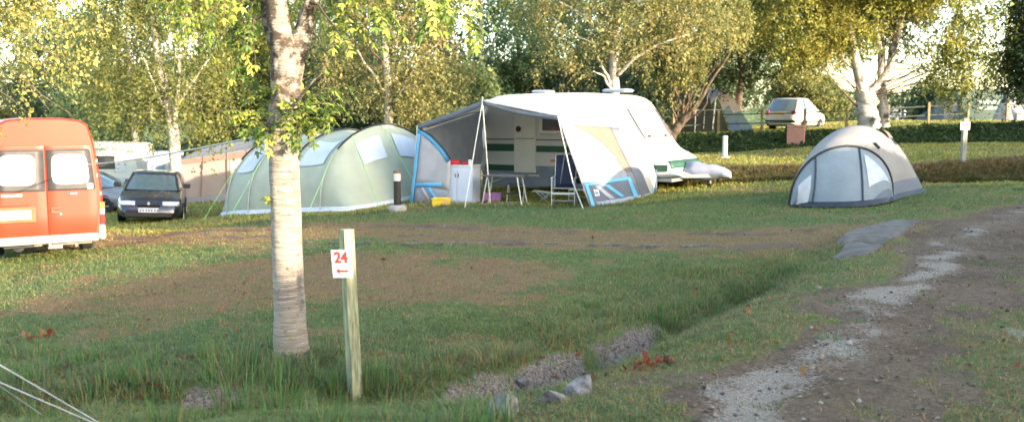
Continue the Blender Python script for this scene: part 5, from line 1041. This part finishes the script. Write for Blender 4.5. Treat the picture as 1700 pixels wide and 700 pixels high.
BC, GC, YC, OC, DC = _b(BC, 1.35), _b(GC, 1.6), _b(YC, 1.25), _b(OC, 1.3), _b(DC, 1.7)
def crown(ells, nstr, per, size, cols, parent, droop=.8, slen=(.5, 1.6), gap=.42, ns=.55, twigs=None, name='crown', shell=.45):
    """weeping strands of leaves spread through the ellipsoids, thinned by a 3-D noise so that gaps stay open"""
    nstr = int(nstr * .64); per = int(per * 1.6); W = np.array([e[3] * e[4] * e[5] for e in ells]); W = W / W.sum(); k = RNG.choice(len(ells), nstr, p=W); E = np.array(ells)[k]
    u = unit(nstr); r = (shell + (1 - shell) * RNG.random(nstr)) ** .6; S = E[:, :3] + u * r[:, None] * E[:, 3:6]; seed = RNG.random() * 90
    nz = vn(S[:, 0] * ns + seed, S[:, 1] * ns, S[:, 2] * ns) * .65 + vn(S[:, 0] * ns * 2.3, S[:, 1] * ns * 2.3 + seed, S[:, 2] * ns * 2.3) * .35
    kp = nz > gap; S, nz, u, E = S[kp], nz[kp], u[kp], E[kp]; n = len(S)
    L = RNG.uniform(*slen, n) * .85; d = np.c_[u[:, :2] * .5 + RNG.normal(0, .35, (n, 2)), -np.ones(n) * droop + RNG.normal(0, .35, n)]; d /= np.linalg.norm(d, axis=1)[:, None]
    t = RNG.random((n, per)); P = S[:, None] + d[:, None] * (L[:, None] * t)[..., None]; P[..., 2] -= (.18 * droop * L[:, None] * t ** 2); P = P + RNG.normal(0, size * .85, P.shape)
    cl = np.repeat(np.clip(vn(S[:, 0] * .9 + 9, S[:, 1] * .9, S[:, 2] * .9 + seed) * .9 + RNG.normal(0, .12, n), 0, 1), per)
    return leaves(name, P.reshape(-1, 3), size, cols, parent, cl=cl), S, d, L
def tree(name, lab, cat, base, trunk, r0, r1, limbs, ells, nstr, per, size, cols, barkm, group=None, **kw):
    t = thing(name, lab, cat, base, group=group)
    paths = [(wob(trunk, r0 * .18, 16), r0, r1)]; limbs_mesh('trunk', paths, barkm, t, 12)
    lp_ = [(wob(l, .05, 8), a, b) for l, a, b in limbs]
    # secondary boughs towards the crown
    bl_ = []; top = Vector(trunk[-1]); nb = kw.pop('boughs', 14)
    for _ in range(nb):
        e = random.choice(ells); k = random.uniform(.25, .95); i = k * (len(trunk) - 1); j = min(int(i), len(trunk) - 2); s = Vector(trunk[j]).lerp(Vector(trunk[j + 1]), i - j)
        if s.z < e[2] - e[5] * .9 and s.z < top.z * .5: continue
        u = Vector((random.gauss(0, 1), random.gauss(0, 1), random.gauss(.2, .7))).normalized(); q = Vector(e[:3]) + Vector((u.x * e[3], u.y * e[4], u.z * e[5])) * .8
        mid = s.lerp(q, .5) + Vector((0, 0, .25)); rr = min(r0 * .16, .035); bl_.append((wob([s, mid, q], .08, 8), rr, rr * .15))
    if lp_: limbs_mesh('limbs', lp_, barkm, t, 6)
    if bl_: limbs_mesh('boughs', bl_, TWIGB, t, 5)
    crown(ells, nstr, per, size, cols, t, **kw); return t
def B_(px, py, Y): p = pt(px, py, Y); return (p.x, p.y, p.z)
def base(px, Y): x = (px - CX) / F * Y; return Vector((x, Y, g(x, Y)))
def E(px, py, Y, rx, rz, ry=None): p = pt(px, py, Y); return (p.x, p.y, p.z, rx, ry or rx, rz)
GB = 'birches around the camp site'
# yellow birch whose branches hang in front of the van (trunk outside the picture)
b0 = base(-240, 12.6)
tree('birch_tree', 'near birch whose yellow green twigs hang down in front of the red van', 'tree', b0, [b0, b0 + Vector((.2, 0, 2.5)), b0 + Vector((.5, 0, 5.5))], .14, .06,
     [([B_(-235, 20, 12.6), B_(-100, -60, 12.4), B_(90, -30, 12.2)], .05, .012), ([B_(-235, 120, 12.6), B_(-120, 60, 12.4), B_(40, 70, 12.2)], .04, .008)],
     [E(-60, 60, 12.3, 1.5, 1.25, 1.0), E(85, 0, 12.2, .62, .8, .7), E(10, 150, 12.1, .95, .36, .6), E(-60, -150, 12.4, 2.2, 1.3, 1.5), E(112, 118, 12.0, .30, .3, .35), E(85, 195, 12, .35, .14, .2), E(10, 195, 12, .7, .2, .4)], 2100, 17, .052, YC, BIRCH, GB, droop=.9, slen=(.15, .5), gap=.46, ns=1.6, boughs=16)
# birch at px 293
b = base(296, 31)
tree('birch_tree', 'birch with a leaning white trunk and pale olive crown between van and green tent', 'tree', b, [b, B_(292, 270, 31), B_(290, 232, 31), B_(277, 170, 31.2), B_(262, 90, 31.4), B_(250, 10, 31.5), B_(240, -90, 31.6)], .24, .07,
     [([B_(290, 225, 31), B_(296, 160, 30.8), B_(300, 80, 30.6), B_(310, 0, 30.5)], .10, .04), ([B_(284, 200, 31), B_(258, 150, 30.5), B_(235, 90, 30.4)], .06, .02), ([B_(288, 190, 31), B_(330, 120, 30.7), B_(370, 60, 30.7)], .06, .02)],
     [E(270, 60, 31, 2.5, 3.0), E(215, 150, 31, 1.3, 1.35), E(345, 130, 31, 1.2, 1.7), E(285, -100, 31, 2.7, 2.6), E(300, 205, 30.8, 1.6, .45), E(200, 90, 31, 1.1, 1.5), E(375, 190, 31.5, .55, .9)], 4300, 15, .088, [(.10, .12, .035), (.14, .155, .045), (.19, .19, .055), (.24, .22, .06)], BIRCH, GB, gap=.34, slen=(.6, 1.7), boughs=22)
b = base(229, 40)
tree('birch_tree', 'slim pale trunked birch seen just above the dark navy car', 'tree', b, [b, B_(226, 240, 40), B_(215, 120, 40), B_(210, 0, 40)], .17, .06, [], [E(200, 90, 40.5, 2.5, 3.2), E(150, 160, 41, 1.7, 1.7)], 1900, 14, .11, GC, BIRCH, GB, gap=.36)
# birch at px 645
b = base(648, 33)
tree('birch_tree', 'rusty leaved birch rising right behind the green tunnel tent', 'tree', b, [b, B_(646, 180, 33), B_(641, 110, 33), B_(638, 20, 33), B_(636, -80, 33)], .21, .07,
     [([B_(645, 165, 33), B_(610, 110, 32.6), B_(575, 60, 32.5)], .07, .02), ([B_(646, 170, 33), B_(690, 110, 32.7), B_(735, 60, 32.6)], .07, .02), ([B_(645, 185, 33), B_(665, 150, 32.7), B_(700, 135, 32.6)], .05, .02)],
     [E(650, 60, 33, 2.5, 2.5), E(590, 130, 33, 1.1, 1.1), E(712, 130, 33, 1.3, 1.25), E(650, -90, 33, 3, 2.4), E(745, 70, 33.2, 1.0, 1.7), E(560, 60, 33.2, 1.1, 2.0), E(700, 175, 33, 1.0, .4)], 4200, 15, .09, OC, BIRCH, GB, gap=.37, boughs=24)
# thin trunk px 800
b = base(803, 44)
tree('birch_tree', 'thin grey trunked tree with greener leaves behind the awning peak', 'tree', b, [b, B_(802, 150, 44), B_(800, 60, 44), B_(797, -60, 44)], .16, .08, [([B_(801, 100, 44), B_(840, 40, 44), B_(870, -10, 44)], .06, .02)], [E(850, 70, 44.5, 2.3, 3.1), E(780, 150, 44.6, 1.8, 1.2), E(800, -80, 44, 3.2, 2.6)], 2200, 14, .12, GC, BIRCH, GB, gap=.42)
# big birch px 1018
b = base(1020, 31.5)
tree('birch_tree', 'tall birch with a pale forked trunk directly behind the caravan roof', 'tree', b, [b, B_(1020, 150, 31.5), B_(1020, 100, 31.5), B_(1023, 30, 31.5), B_(1020, -110, 31.5)], .20, .11,
     [([B_(1014, 150, 31.4), B_(1004, 128, 31.2), B_(985, 118, 31)], .06, .02), ([B_(1013, 140, 31.4), B_(1000, 110, 31.2), B_(992, 92, 31)], .06, .02), ([B_(1026, 125, 31.4), B_(1050, 100, 31), B_(1100, 70, 30.7), B_(1150, 55, 30.5)], .07, .02), ([B_(1020, 60, 31.4), B_(960, 20, 31), B_(900, -10, 30.8)], .07, .03), ([B_(1020, 90, 31.4), B_(950, 55, 31), B_(905, 20, 30.8)], .05, .015)],
     [E(1085, 35, 31.5, 2.2, 1.4), E(960, 20, 31.5, 2.0, 1.7), E(1020, -90, 31.5, 4.0, 2.2), E(1105, 78, 31.2, .9, .6), E(930, 110, 32, 1.2, .7), E(1150, 10, 32, 1.5, 1.5)], 4300, 15, .09, OC, BIRCH, GB, gap=.42, boughs=26, slen=(.3, 1.1))
# leaning willow-like tree on the bank
b = base(1106, 37.5); b.z = g(b.x, b.y)
tree('willow_tree', 'dark leaning tree with bent boughs and hanging lit foliage over the dark bank', 'tree', b, [b, B_(1118, 222, 37.5), B_(1135, 198, 37.4), B_(1150, 184, 37.3)], .24, .16,
     [([B_(1146, 188, 37.4), B_(1128, 172, 37.3), B_(1121, 150, 37), B_(1112, 120, 37)], .09, .03), ([B_(1148, 186, 37.4), B_(1140, 160, 37.2), B_(1150, 120, 37), B_(1155, 60, 37)], .10, .03), ([B_(1148, 186, 37.4), B_(1165, 160, 37.2), B_(1185, 130, 37), B_(1215, 80, 37)], .11, .03), ([B_(1135, 198, 37.4), B_(1160, 190, 37), B_(1172, 170, 36.8), B_(1180, 150, 36.7)], .06, .02), ([B_(1116, 224, 37.5), B_(1107, 214, 37.4), B_(1100, 200, 37.3)], .11, .07)],
     [E(1130, 95, 37, 1.1, 1.1), E(1150, 30, 37, 2.3, 1.9), E(1088, 100, 37.4, .8, 1.2), E(1182, 90, 37, .8, .9), E(1112, 158, 36.8, .35, .5), E(1165, 160, 36.7, .35, .4)], 3000, 15, .095, BC, DARKBARK, gap=.40, boughs=16, slen=(.3, .8))
b = base(1228, 47)
tree('dense_tree', 'dense dark olive tree above the silver car and the pale arched tent', 'tree', b + Vector((0, 1, 0)), [b + Vector((0, 1, 0)), B_(1232, 120, 47), B_(1240, 0, 46)], .22, .10, [([B_(1232, 120, 47), B_(1220, 60, 45), B_(1190, 10, 45)], .12, .04)],
     [E(1225, 60, 45, 2.8, 2.6), E(1300, 30, 45, 3.0, 2.6), E(1240, -70, 45, 4.5, 2.6), E(1265, 115, 45.5, 1.5, .7)], 4400, 15, .12, [(.03, .05, .014), (.055, .075, .018), (.09, .105, .022), (.14, .135, .028)], DARKBARK, gap=.37, boughs=26, slen=(.4, .9))
b = base(1345, 60)
tree('bush_tree', 'rounded green tree right behind the silver car', 'tree', b, [b, B_(1345, 150, 60)], .2, .1, [], [E(1345, 155, 60, 2.0, 1.35), E(1310, 140, 60, 1.1, 1.0), E(1385, 168, 60, .9, .9)], 1500, 16, .15, BC, DARKBARK, gap=.3, droop=.3, slen=(.3, .8))
# forked birch px 1440
b = base(1442, 38.6)
tree('birch_tree', 'thick forked white birch behind the dome tent', 'tree', b, [b, B_(1440, 200, 38.6), B_(1440, 165, 38.6), B_(1438, 148, 38.6)], .46, .40,
     [([B_(1433, 152, 38.6), B_(1426, 125, 38.5), B_(1420, 100, 38.4), B_(1410, 40, 38.3), B_(1395, -40, 38.2)], .26, .09), ([B_(1444, 152, 38.6), B_(1462, 138, 38.6), B_(1476, 115, 38.5), B_(1490, 60, 38.4), B_(1510, -20, 38.3)], .24, .08), ([B_(1463, 138, 38.6), B_(1464, 105, 38.5), B_(1455, 50, 38.4), B_(1450, -20, 38.3)], .16, .06), ([B_(1424, 118, 38.5), B_(1380, 85, 38.2), B_(1335, 60, 38)], .07, .02), ([B_(1446, 215, 38.3), B_(1452, 198, 38.0), B_(1454, 193, 37.9)], .16, .12), ([B_(1420, 95, 38.4), B_(1390, 60, 38.2), B_(1360, 45, 38)], .06, .02)],
     [E(1440, 10, 38.5, 2.6, 1.7), E(1550, 22, 38.4, 2.6, 1.6), E(1330, 20, 38.4, 2.2, 1.7), E(1635, 55, 38.2, 1.6, 1.6), E(1460, -110, 38.5, 6.0, 2.6), E(1340, 90, 38.6, 1.1, .7), E(1600, 110, 38, 1.6, .9), E(1580, 120, 38, .6, .9)], 14000, 15, .108, [(.15, .175, .045), (.22, .235, .055), (.31, .29, .065), (.40, .33, .08)], BIRCH, GB, gap=.36, boughs=20, slen=(.5, 1.3))
b = base(1467, 39.6)
tree('birch_tree', 'straight slim white birch trunk beside the thick forked birch', 'tree', b, [b, B_(1467, 200, 39.6), B_(1465, 150, 39.6), B_(1462, 60, 39.6), B_(1462, -60, 39.6)], .22, .10, [], [E(1480, -40, 39.8, 2.4, 1.9), E(1610, 150, 39, .9, .65), E(1575, 135, 39.4, .5, .7)], 1500, 15, .095, YC, BIRCH, GB, gap=.42, boughs=12)
b = base(1556, 68)
tree('bush_tree', 'dark green bushy tree beyond the fence under the yellow birch leaves', 'tree', b, [b, B_(1556, 165, 68)], .2, .1, [], [E(1556, 178, 68, 1.9, 1.4), E(1600, 185, 69, 1.4, .8), E(1540, 155, 68, .9, .9)], 1300, 16, .17, DC, DARKBARK, gap=.3, droop=.2, slen=(.3, .9))
b = base(1695, 37)
tree('conifer_tree', 'dark dense evergreen at the far end of the upper terrace', 'tree', b + Vector((1.3, 1, 0)), [b + Vector((1.3, 1, 0)), B_(1740, 100, 38), B_(1740, 20, 38)], .2, .08, [], [E(1722, 90, 37, 1.2, 1.4), E(1700, 140, 37, .75, .6), E(1725, 20, 37, 1.0, 1.2)], 1500, 16, .11, [(.025, .045, .022), (.035, .06, .028), (.05, .08, .035)], DARKBARK, gap=.25, droop=.2, slen=(.3, .9))
# woods behind: individual trees with crowns overlapping
random.seed(21)
for i, (px, Y, w, h, cols, cy, lab) in enumerate([
    (40, 58, 4.2, 5.0, BC, 110, 'olive tree filling the gap behind the near yellow birch'), (135, 52, 3.4, 5.2, DC + GC[:2], 150, 'dark tree behind the red van'), (330, 62, 4.2, 5.5, GC, 70, 'green tree behind the leaning birch'),
    (420, 48, 2.4, 4.6, [(.10, .13, .035), (.15, .17, .045), (.2, .21, .05)], 60, 'pale green tree just beside the near trunk'), (395, 58, 2.6, 2.4, GC, 190, 'low green tree behind the rose topped tent'), (520, 56, 3.4, 5.4, GC, 80, 'green tree between the near trunk and the rusty birch'), (585, 47, 3.0, 3.4, DC + GC[:3], 150, 'dark green tree over the green tunnel tent'),
    (700, 52, 3.6, 4.2, GC, 130, 'mid green tree behind the rusty birch'), (760, 40, 2.2, 2.4, GC[1:], 185, 'low leafy tree at the awning edge'), (900, 52, 4.0, 4.6, GC, 100, 'green tree behind the awning roof'), (960, 60, 4.2, 4.6, GC, 60, 'green tree behind the caravan roof vents'), (860, 46, 3.0, 1.8, [(.05, .07, .02), (.09, .11, .026), (.13, .13, .03)], 150, 'low olive tree just above the awning roof'),
    (1060, 50, 3.6, 3.4, GC[:3], 130, 'dark tree behind the caravan front'), (1130, 56, 3.2, 2.8, DC, 150, 'very dark tree behind the leaning tree'), (1190, 60, 4.0, 4.0, DC + BC[:3], 60, 'dark olive tree over the long olive tent'), (1010, 44, 3.0, 1.5, DC, 165, 'dark low tree close behind the caravan'), (1340, 72, 4.6, 4.0, BC[:4], 30, 'olive tree high behind the silver car'), (470, 70, 4.5, 5.5, GC, 20, 'tall green tree far behind the near trunk')]):
    b = base(px, Y)
    tree('broadleaf_tree', lab, 'tree', b, [b, Vector(B_(px + 4, max(cy, 120), Y)), Vector(B_(px, cy - 80, Y))], .2, .07, [], [E(px, cy, Y, w, h), E(px - 40, cy + 60, Y, w * .6, h * .4), E(px + 40, cy + 50, Y + .5, w * .6, h * .45)], 1600, 18, .165, cols, DARKBARK, 'trees standing behind the tents', gap=.30, droop=.4, slen=(.4, 1.2), boughs=8, ns=.45)
# undergrowth hedge behind tents (left)
def hedge(name, lab, P, h, w, n, size, cols, hf=None):
    t = thing(name, lab, 'hedge', (P[0][0], P[0][1], g(*P[0]))); L = []
    for a, b in zip(P[:-1], P[1:]):
        k = int(n * math.hypot(b[0] - a[0], b[1] - a[1]) / sum(math.hypot(d[0] - c[0], d[1] - c[1]) for c, d in zip(P[:-1], P[1:]))); u = RNG.random(k); x = a[0] + (b[0] - a[0]) * u; y = a[1] + (b[1] - a[1]) * u; L.append(np.stack([x, y], 1))
    A = np.concatenate(L); m = len(A); top = h * (.7 + .55 * fbm(A[:, 0] * .7, A[:, 1] * .7)) ; z = RNG.random(m) ** .7 * top; off = RNG.normal(0, 1, (m, 2)); off /= np.linalg.norm(off, axis=1)[:, None]; off *= (w / 2 * RNG.random(m) ** .4 * np.sqrt(np.clip(1.05 - (z / top) ** 2, 0, 1)))[:, None]
    G_ = gz(A[:, 0], A[:, 1], False); Pn = np.stack([A[:, 0] + off[:, 0], A[:, 1] + off[:, 1], G_ + z], 1)
    leaves('foliage', Pn, size, cols, t, cl=fbm(A[:, 0], A[:, 1] + z)); mb = MB()
    for a, b in zip(P[:-1], P[1:]): mb.bar((a[0], a[1], g(*a) + h * .3), (b[0], b[1], g(*b) + h * .3), .12, .1)
    for i in range(0, m, max(1, m // 40)): mb.tube([(A[i, 0], A[i, 1], G_[i] - .05), (A[i, 0] + .1, A[i, 1], G_[i] + top[i] * .8)], .03, 5)
    mb.build('stems', DARKBARK, t); return t
hedge('hedge', 'dark green hedge far back behind the beige frame tent', [(-34, 50), (-22, 46), (-12, 44.5), (-3, 45)], 2.6, 2.2, 16000, .16, DC + GC[:2])
hedge('hedge', 'dark undergrowth close behind the awning and caravan', [(-5, 43), (2, 41.5), (7.2, 48)], 2.6, 2.0, 11000, .16, DC + GC[:2])
hedge('hedge', 'far field hedge beyond the pale hut', [(40, 150), (60, 155), (90, 150), (130, 150)], 2.4, 3, 6000, .5, DC + GC[:2])
hedge('hedge', 'row of distant trees on the pale field horizon', [(70, 380), (160, 400), (260, 390), (330, 400)], 9, 12, 9000, 1.6, [(.05, .08, .04), (.07, .10, .05)])
hedge('hedge', 'low green hedge behind the upper terrace fence', [(21, 70), (25.5, 71), (31, 70), (40, 72)], 1.5, 1.6, 9000, .16, DC + GC[:3])
# small bushes on the ground behind
# ------------------------------------------------------------------ near tree with two stems
TB = 7.62
def N_(px, py, dy=0): p = pt(px, py, TB + dy); return p
ash = thing('ash_tree', 'near tree with mottled trunk, forked above, sunlit leafy sprouts around its collar', 'tree', (N_(482, 608).x, TB, g(N_(482, 608).x, TB)))
tp = [(482, 640, .215), (482, 608, .185), (482, 585, .158), (481, 550, .138), (479.5, 500, .132), (477, 440, .129), (474, 370, .127), (471, 300, .127), (470, 245, .124), (470, 222, .121), (471, 205, .126), (473, 180, .130), (474, 150, .128), (475, 120, .132), (476, 95, .140), (477, 75, .10)]
rings = []; nn = 40
dens = []
for (a, b_) in zip(tp[:-1], tp[1:]):
    for k in range(8): t = k / 8; dens.append([lerp(a[i], b_[i], t) for i in range(3)])
dens.append(list(tp[-1]))
for (px, py, r) in dens:
    c = N_(px, py); ring = []
    for k in range(nn):
        a = 2 * math.pi * k / nn; low = max(0, (py - 560) / 60); collar = math.exp(-((py - 185) / 40) ** 2)
        f = 1 + .05 * math.sin(3 * a + 1) + low * .10 * math.sin(5 * a + .6) + (float(vn(np.array([math.cos(a) * 2.2 + 5]), np.array([math.sin(a) * 2.2]), np.array([c.z * 5]))[0]) - .5) * (.10 + .22 * collar) + (float(vn(np.array([math.cos(a) * 7]), np.array([math.sin(a) * 7]), np.array([c.z * 22]))[0]) - .5) * (.035 + .12 * collar)
        ring.append(c + Vector((math.cos(a) * r * f, math.sin(a) * r * f, 0)))
    rings.append(ring)
MB().loft(rings).build('trunk', ASH, ash, world=True, angle=80)
def stem(P, name='stem', m=ASH, n=16, k=22):
    Q = wob([N_(a, b_, dy) for a, b_, dy, _ in P], .006, k); rr = np.interp(np.linspace(0, 1, k), np.linspace(0, 1, len(P)), [q[3] for q in P]); return MB().tube(Q, [r * random.uniform(.95, 1.06) for r in rr], n).build(name, m, ash, world=True, angle=80)
stem([(478, 130, -.06, .085), (473, 90, -.07, .095), (465, 50, -.06, .088), (458, 10, -.05, .082), (450, -60, 0, .07), (440, -170, .1, .06)])
stem([(484, 125, .02, .09), (491, 92, .02, .085), (502, 55, .04, .062), (514, 15, .06, .058), (530, -40, .1, .05), (560, -140, .2, .045)])
stem([(470, 110, .1, .07), (458, 70, .12, .075), (447, 20, .14, .07), (440, -60, .2, .06)])
stem([(492, 70, 0, .03), (503, 30, -.03, .022), (512, -10, -.05, .018)], 'branch'); stem([(478, 185, -.1, .022), (500, 160, -.3, .014), (540, 110, -.5, .007), (543, 96, -.5, .004)], 'branch', k=10)
# compound leaves
LP, LC = [], []; LF = []
def leaflet(c, d, nrm, L, w, col):
    s = d.cross(nrm).normalized(); k = len(LP); fold = nrm * (-.10 * L)
    for q in (c, c + d * L * .35 + s * w / 2 + fold, c + d * L * .7 + s * w * .38 + fold * 1.4, c + d * L + fold * 1.6, c + d * L * .7 - s * w * .38 + fold * 1.4, c + d * L * .35 - s * w / 2 + fold, c + d * L * .35, c + d * L * .7): LP.append(tuple(q)); LC.append(col)
    LF.extend([(k, k + 1, k + 6), (k + 1, k + 2, k + 7), (k + 1, k + 7, k + 6), (k + 2, k + 3, k + 7), (k, k + 6, k + 5), (k + 6, k + 7, k + 4), (k + 6, k + 4, k + 5), (k + 7, k + 3, k + 4)])
TW = MB()
acol = [(.16, .23, .045), (.22, .29, .05), (.30, .34, .06), (.38, .38, .08), (.11, .18, .04)]
def compound(p, d, L=.20, n=5, ll=.07):
    d = d.normalized(); col = Vector(random.choice(acol)) * random.uniform(.8, 1.2); side_ = d.cross(Vector((0, 0, 1))); side_ = side_.normalized() if side_.length > .05 else Vector((1, 0, 0))
    up = side_.cross(d).normalized(); up = (up + Vector((random.gauss(0, .35), random.gauss(0, .35), random.gauss(0, .35)))).normalized(); pts = []
    for i in range(n + 1):
        t = i / n; q = p + d * L * t + Vector((0, 0, -.35 * L * t * t)); pts.append(q)
    TW.tube(pts, .0018, 3, False)
    for i in range(1, n + 1):
        dd = (pts[i] - pts[i - 1]).normalized(); s = dd.cross(up).normalized()
        for k in (-1, 1):
            v = (dd * .55 + s * k + Vector((random.gauss(0, .15), random.gauss(0, .15), -.25 + random.gauss(0, .15)))).normalized(); leaflet(pts[i], v, (up + Vector((random.gauss(0, .3), random.gauss(0, .3), 0))).normalized(), ll * random.uniform(.7, 1.15), ll * .42, tuple(col * random.uniform(.85, 1.15)))
    leaflet(pts[-1], (pts[-1] - pts[-2]).normalized(), up, ll * 1.1, ll * .45, tuple(col))
def twig(P, r0, nl, L=.2, ll=.07, dr=.3):
    global TW
    TW = MB()
    Q = wob(P, .012, 12); TW.tube(Q, [lerp(r0, .002, i / 11) for i in range(12)], 5)
    for _ in range(nl):
        i = min(10, int((random.random() ** .7) * 11)); p = Q[i].lerp(Q[i + 1], random.random()); dd = (Q[i + 1] - Q[i]).normalized(); a = random.random() * 6.28
        o_ = dd.orthogonal().normalized(); v = Matrix.Rotation(a, 3, dd) @ o_; compound(p, (v + dd * .7 + Vector((0, 0, -dr))), L * random.uniform(.6, 1.2), random.choice((3, 4, 5)), ll)
    TW.build('bough', DARKBARK, ash, world=True)
random.seed(5)
# sprouts around the collar
for (x0, y0, x1, y1, dy, nl) in ((462, 200, 405, 190, -.2, 9), (465, 190, 420, 150, .1, 7), (462, 215, 425, 212, -.25, 8), (458, 195, 385, 130, .2, 7), (482, 200, 555, 168, -.15, 9), (484, 190, 540, 118, 0, 6), (480, 208, 530, 205, -.25, 8), (486, 180, 575, 140, .15, 7), (470, 215, 440, 232, -.3, 5), (485, 212, 520, 225, -.2, 5), (466, 180, 440, 120, -.1, 5), (462, 210, 408, 200, -.1, 8), (476, 212, 470, 190, -.45, 6), (468, 205, 452, 195, -.3, 5), (480, 190, 515, 185, -.3, 8), (484, 195, 535, 150, -.1, 8), (482, 205, 560, 190, -.3, 8), (462, 205, 415, 225, -.1, 7), (466, 185, 410, 140, .15, 7), (480, 212, 505, 216, -.4, 6), (476, 200, 478, 185, -.5, 4)):
    a = N_(x0, y0); b_ = N_(x1, y1, dy); m_ = a.lerp(b_, .5) + Vector((0, 0, .05)); twig([a, m_, b_], .006, nl, .14, .055)
twig([N_(462, 326), N_(447, 324, -.1), N_(438, 326, -.15)], .003, 4, .07, .03)
# upper hanging boughs
for (P, nl) in (([(450, -60, .1), (380, -80, -.1), (310, -30, -.3), (285, 5, -.4)], 30), ([(448, -40, .1), (400, -40, 0), (350, 10, -.1), (330, 40, -.1)], 26), ([(450, 0, .1), (415, 0, .2), (385, 40, .2), (370, 70, .2)], 22), ([(446, -50, .1), (330, -90, .3), (270, -40, .3), (255, 5, .3)], 22), ([(455, 20, .1), (425, 30, 0), (405, 70, 0), (400, 95, 0)], 14),
              ([(530, -40, .1), (600, -90, 0), (680, -60, -.2), (740, -5, -.3), (795, 45, -.4)], 46), ([(530, -50, .1), (590, -60, .1), (630, -10, .2), (650, 30, .2)], 24), ([(540, -60, .1), (640, -110, .3), (720, -60, .3), (745, 15, .3)], 34), ([(520, -10, .1), (545, -20, .2), (570, 10, .2), (590, 42, .2)], 16), ([(535, -60, .1), (620, -120, -.3), (700, -70, -.5), (712, 30, -.5)], 30), ([(530, -30, 0), (560, -60, -.3), (610, -20, -.4), (625, 20, -.4)], 22), ([(540, -70, 0), (660, -130, .1), (760, -70, .1), (790, 5, .1)], 30), ([(510, 0, 0), (530, 10, -.1), (560, 50, -.2), (575, 70, -.2)], 7), ([(440, -60, 0), (360, -110, -.2), (290, -70, -.3), (240, -10, -.3)], 20)):
    twig([N_(*p_) for p_ in P], .016, nl, .20, .062, .7)
o = fast('foliage', LP, LF, LEAF, ash, LC, world=True)
# knotted rope on the trunk and the line it carries
MB().tube([N_(470, 213) + Vector((math.cos(a) * .135, math.sin(a) * .135, .01 * math.sin(a))) for a in np.linspace(0, 2 * math.pi, 25)], .006, 6).build('rope_loop', wlm, ash, world=True)
e1, e2 = N_(452, 222, -.11), pt(120, 274, 19.5); ext2 = e2
MB().tube([e1.lerp(ext2, t / 16) - Vector((0, 0, .06 * math.sin(math.pi * t / 16))) for t in range(17)], .009, 6).build('washing_line', wlm, None, tagd=('pale line tied round the near trunk and running off behind the red van', 'line'))
# the far peg the line is tied to, behind the van
MB().tube([(e2.x, e2.y, g(e2.x, e2.y)), (e2.x, e2.y, e2.z + .05)], .03, 8).build('line_post', wood2, None, tagd=('thin post behind the red van carrying the pale line', 'post'))
# ------------------------------------------------------------------ unseen hedge added behind the camera, its top shaped to shade the pitches
EL = R(11); SUN = Vector((.8, -.6, 0)); PER = Vector((.6, .8, 0)); DH = 14.0
prof = [(-30, 1.2), (0, 1.35), (4.5, 1.44), (5.2, 1.56), (7.3, 1.67), (9.2, 1.80), (11.6, 1.95), (12.4, 2.4), (12.9, 5.4), (17.25, 5.9), (17.6, 2.5), (17.9, 2.15), (19, 2.10), (19.9, 1.8), (21, 1.55), (23, 1.8), (26, 2.0), (28, 2.0), (31, 2.6), (33, 4.1), (37.5, 4.2), (39, 3.1), (41.5, 2.8), (43, 5.6), (45, 5.2), (46.5, 2.4), (60, 2.2)]
ws = np.arange(-26, 60, .25); Tt = np.interp(ws, [q[0] for q in prof], [q[1] for q in prof]) + DH * math.tan(EL)
mb = MB(); rings = []
for w_, zt in zip(ws, Tt):
    c = SUN * DH + PER * w_; ring = []; zt = zt - .08 + .10 * float(fbm(np.array([w_ * 1.5]), np.array([0.]))[0])
    for k, (a, hz_) in enumerate(((-.7, -.6), (-.8, .4), (-.6, .8), (-.2, 1), (.2, 1), (.6, .8), (.8, .4), (.7, -.6))):
        ring.append(Vector((c.x, c.y, 0)) + SUN * (a + .15 * random.random()) + Vector((0, 0, zt * hz_ if hz_ > 0 else -.6)))
    rings.append(ring)
bh = thing('hedge', 'added hedge row out of view, its uneven top shaped to cast shade on the pitches', 'hedge', (SUN * DH).to_tuple()); MB().loft(rings).build('core', mat('shade_hedge_core', (.03, .05, .02), .9, .3, 4, .8), bh, world=True)
n = 30000; w_ = RNG.uniform(-20, 56, n); zt = np.interp(w_, ws, Tt); z = zt * RNG.uniform(.3, 1.0, n) + RNG.uniform(-.1, .14, n); sd_ = RNG.uniform(-.85, .85, n)
P = np.stack([SUN.x * (DH + sd_) + PER.x * w_, SUN.y * (DH + sd_) + PER.y * w_, z], 1); leaves('foliage', P, .13, DC, bh)
# ------------------------------------------------------------------ sky, sun, settings
az = math.atan2(SUN.x, SUN.y)   # clockwise from +Y
w = bpy.data.worlds.new('World'); SC.world = w; w.use_nodes = True; N = w.node_tree.nodes; L = w.node_tree.links; N.clear()
sk = N.new('ShaderNodeTexSky'); sk.sky_type = 'NISHITA'; sk.sun_disc = False; sk.sun_elevation = EL; sk.sun_rotation = az; sk.air_density = 1.0; sk.dust_density = 1.6; sk.ozone_density = 1.0
bg = N.new('ShaderNodeBackground'); bg.inputs[1].default_value = .15; ow = N.new('ShaderNodeOutputWorld'); L.new(sk.outputs[0], bg.inputs[0]); L.new(bg.outputs[0], ow.inputs[0])
sd = bpy.data.lights.new('sun', 'SUN'); sd.energy = 2.6; sd.angle = R(.6); sd.color = (1, .83, .60); so = bpy.data.objects.new('sun', sd); COL.objects.link(so)
dv = Vector((SUN.x * math.cos(EL), SUN.y * math.cos(EL), math.sin(EL))); so.rotation_euler = dv.to_track_quat('Z', 'Y').to_euler(); so.location = (20, -20, 20)
SC.view_settings.view_transform = 'Standard'; SC.view_settings.look = 'None'; SC.view_settings.exposure = 2.9; SC.view_settings.gamma = 1
SC.render.engine = 'CYCLES'; SC.cycles.max_bounces = 6; SC.cycles.transparent_max_bounces = 6; SC.cycles.use_denoising = True
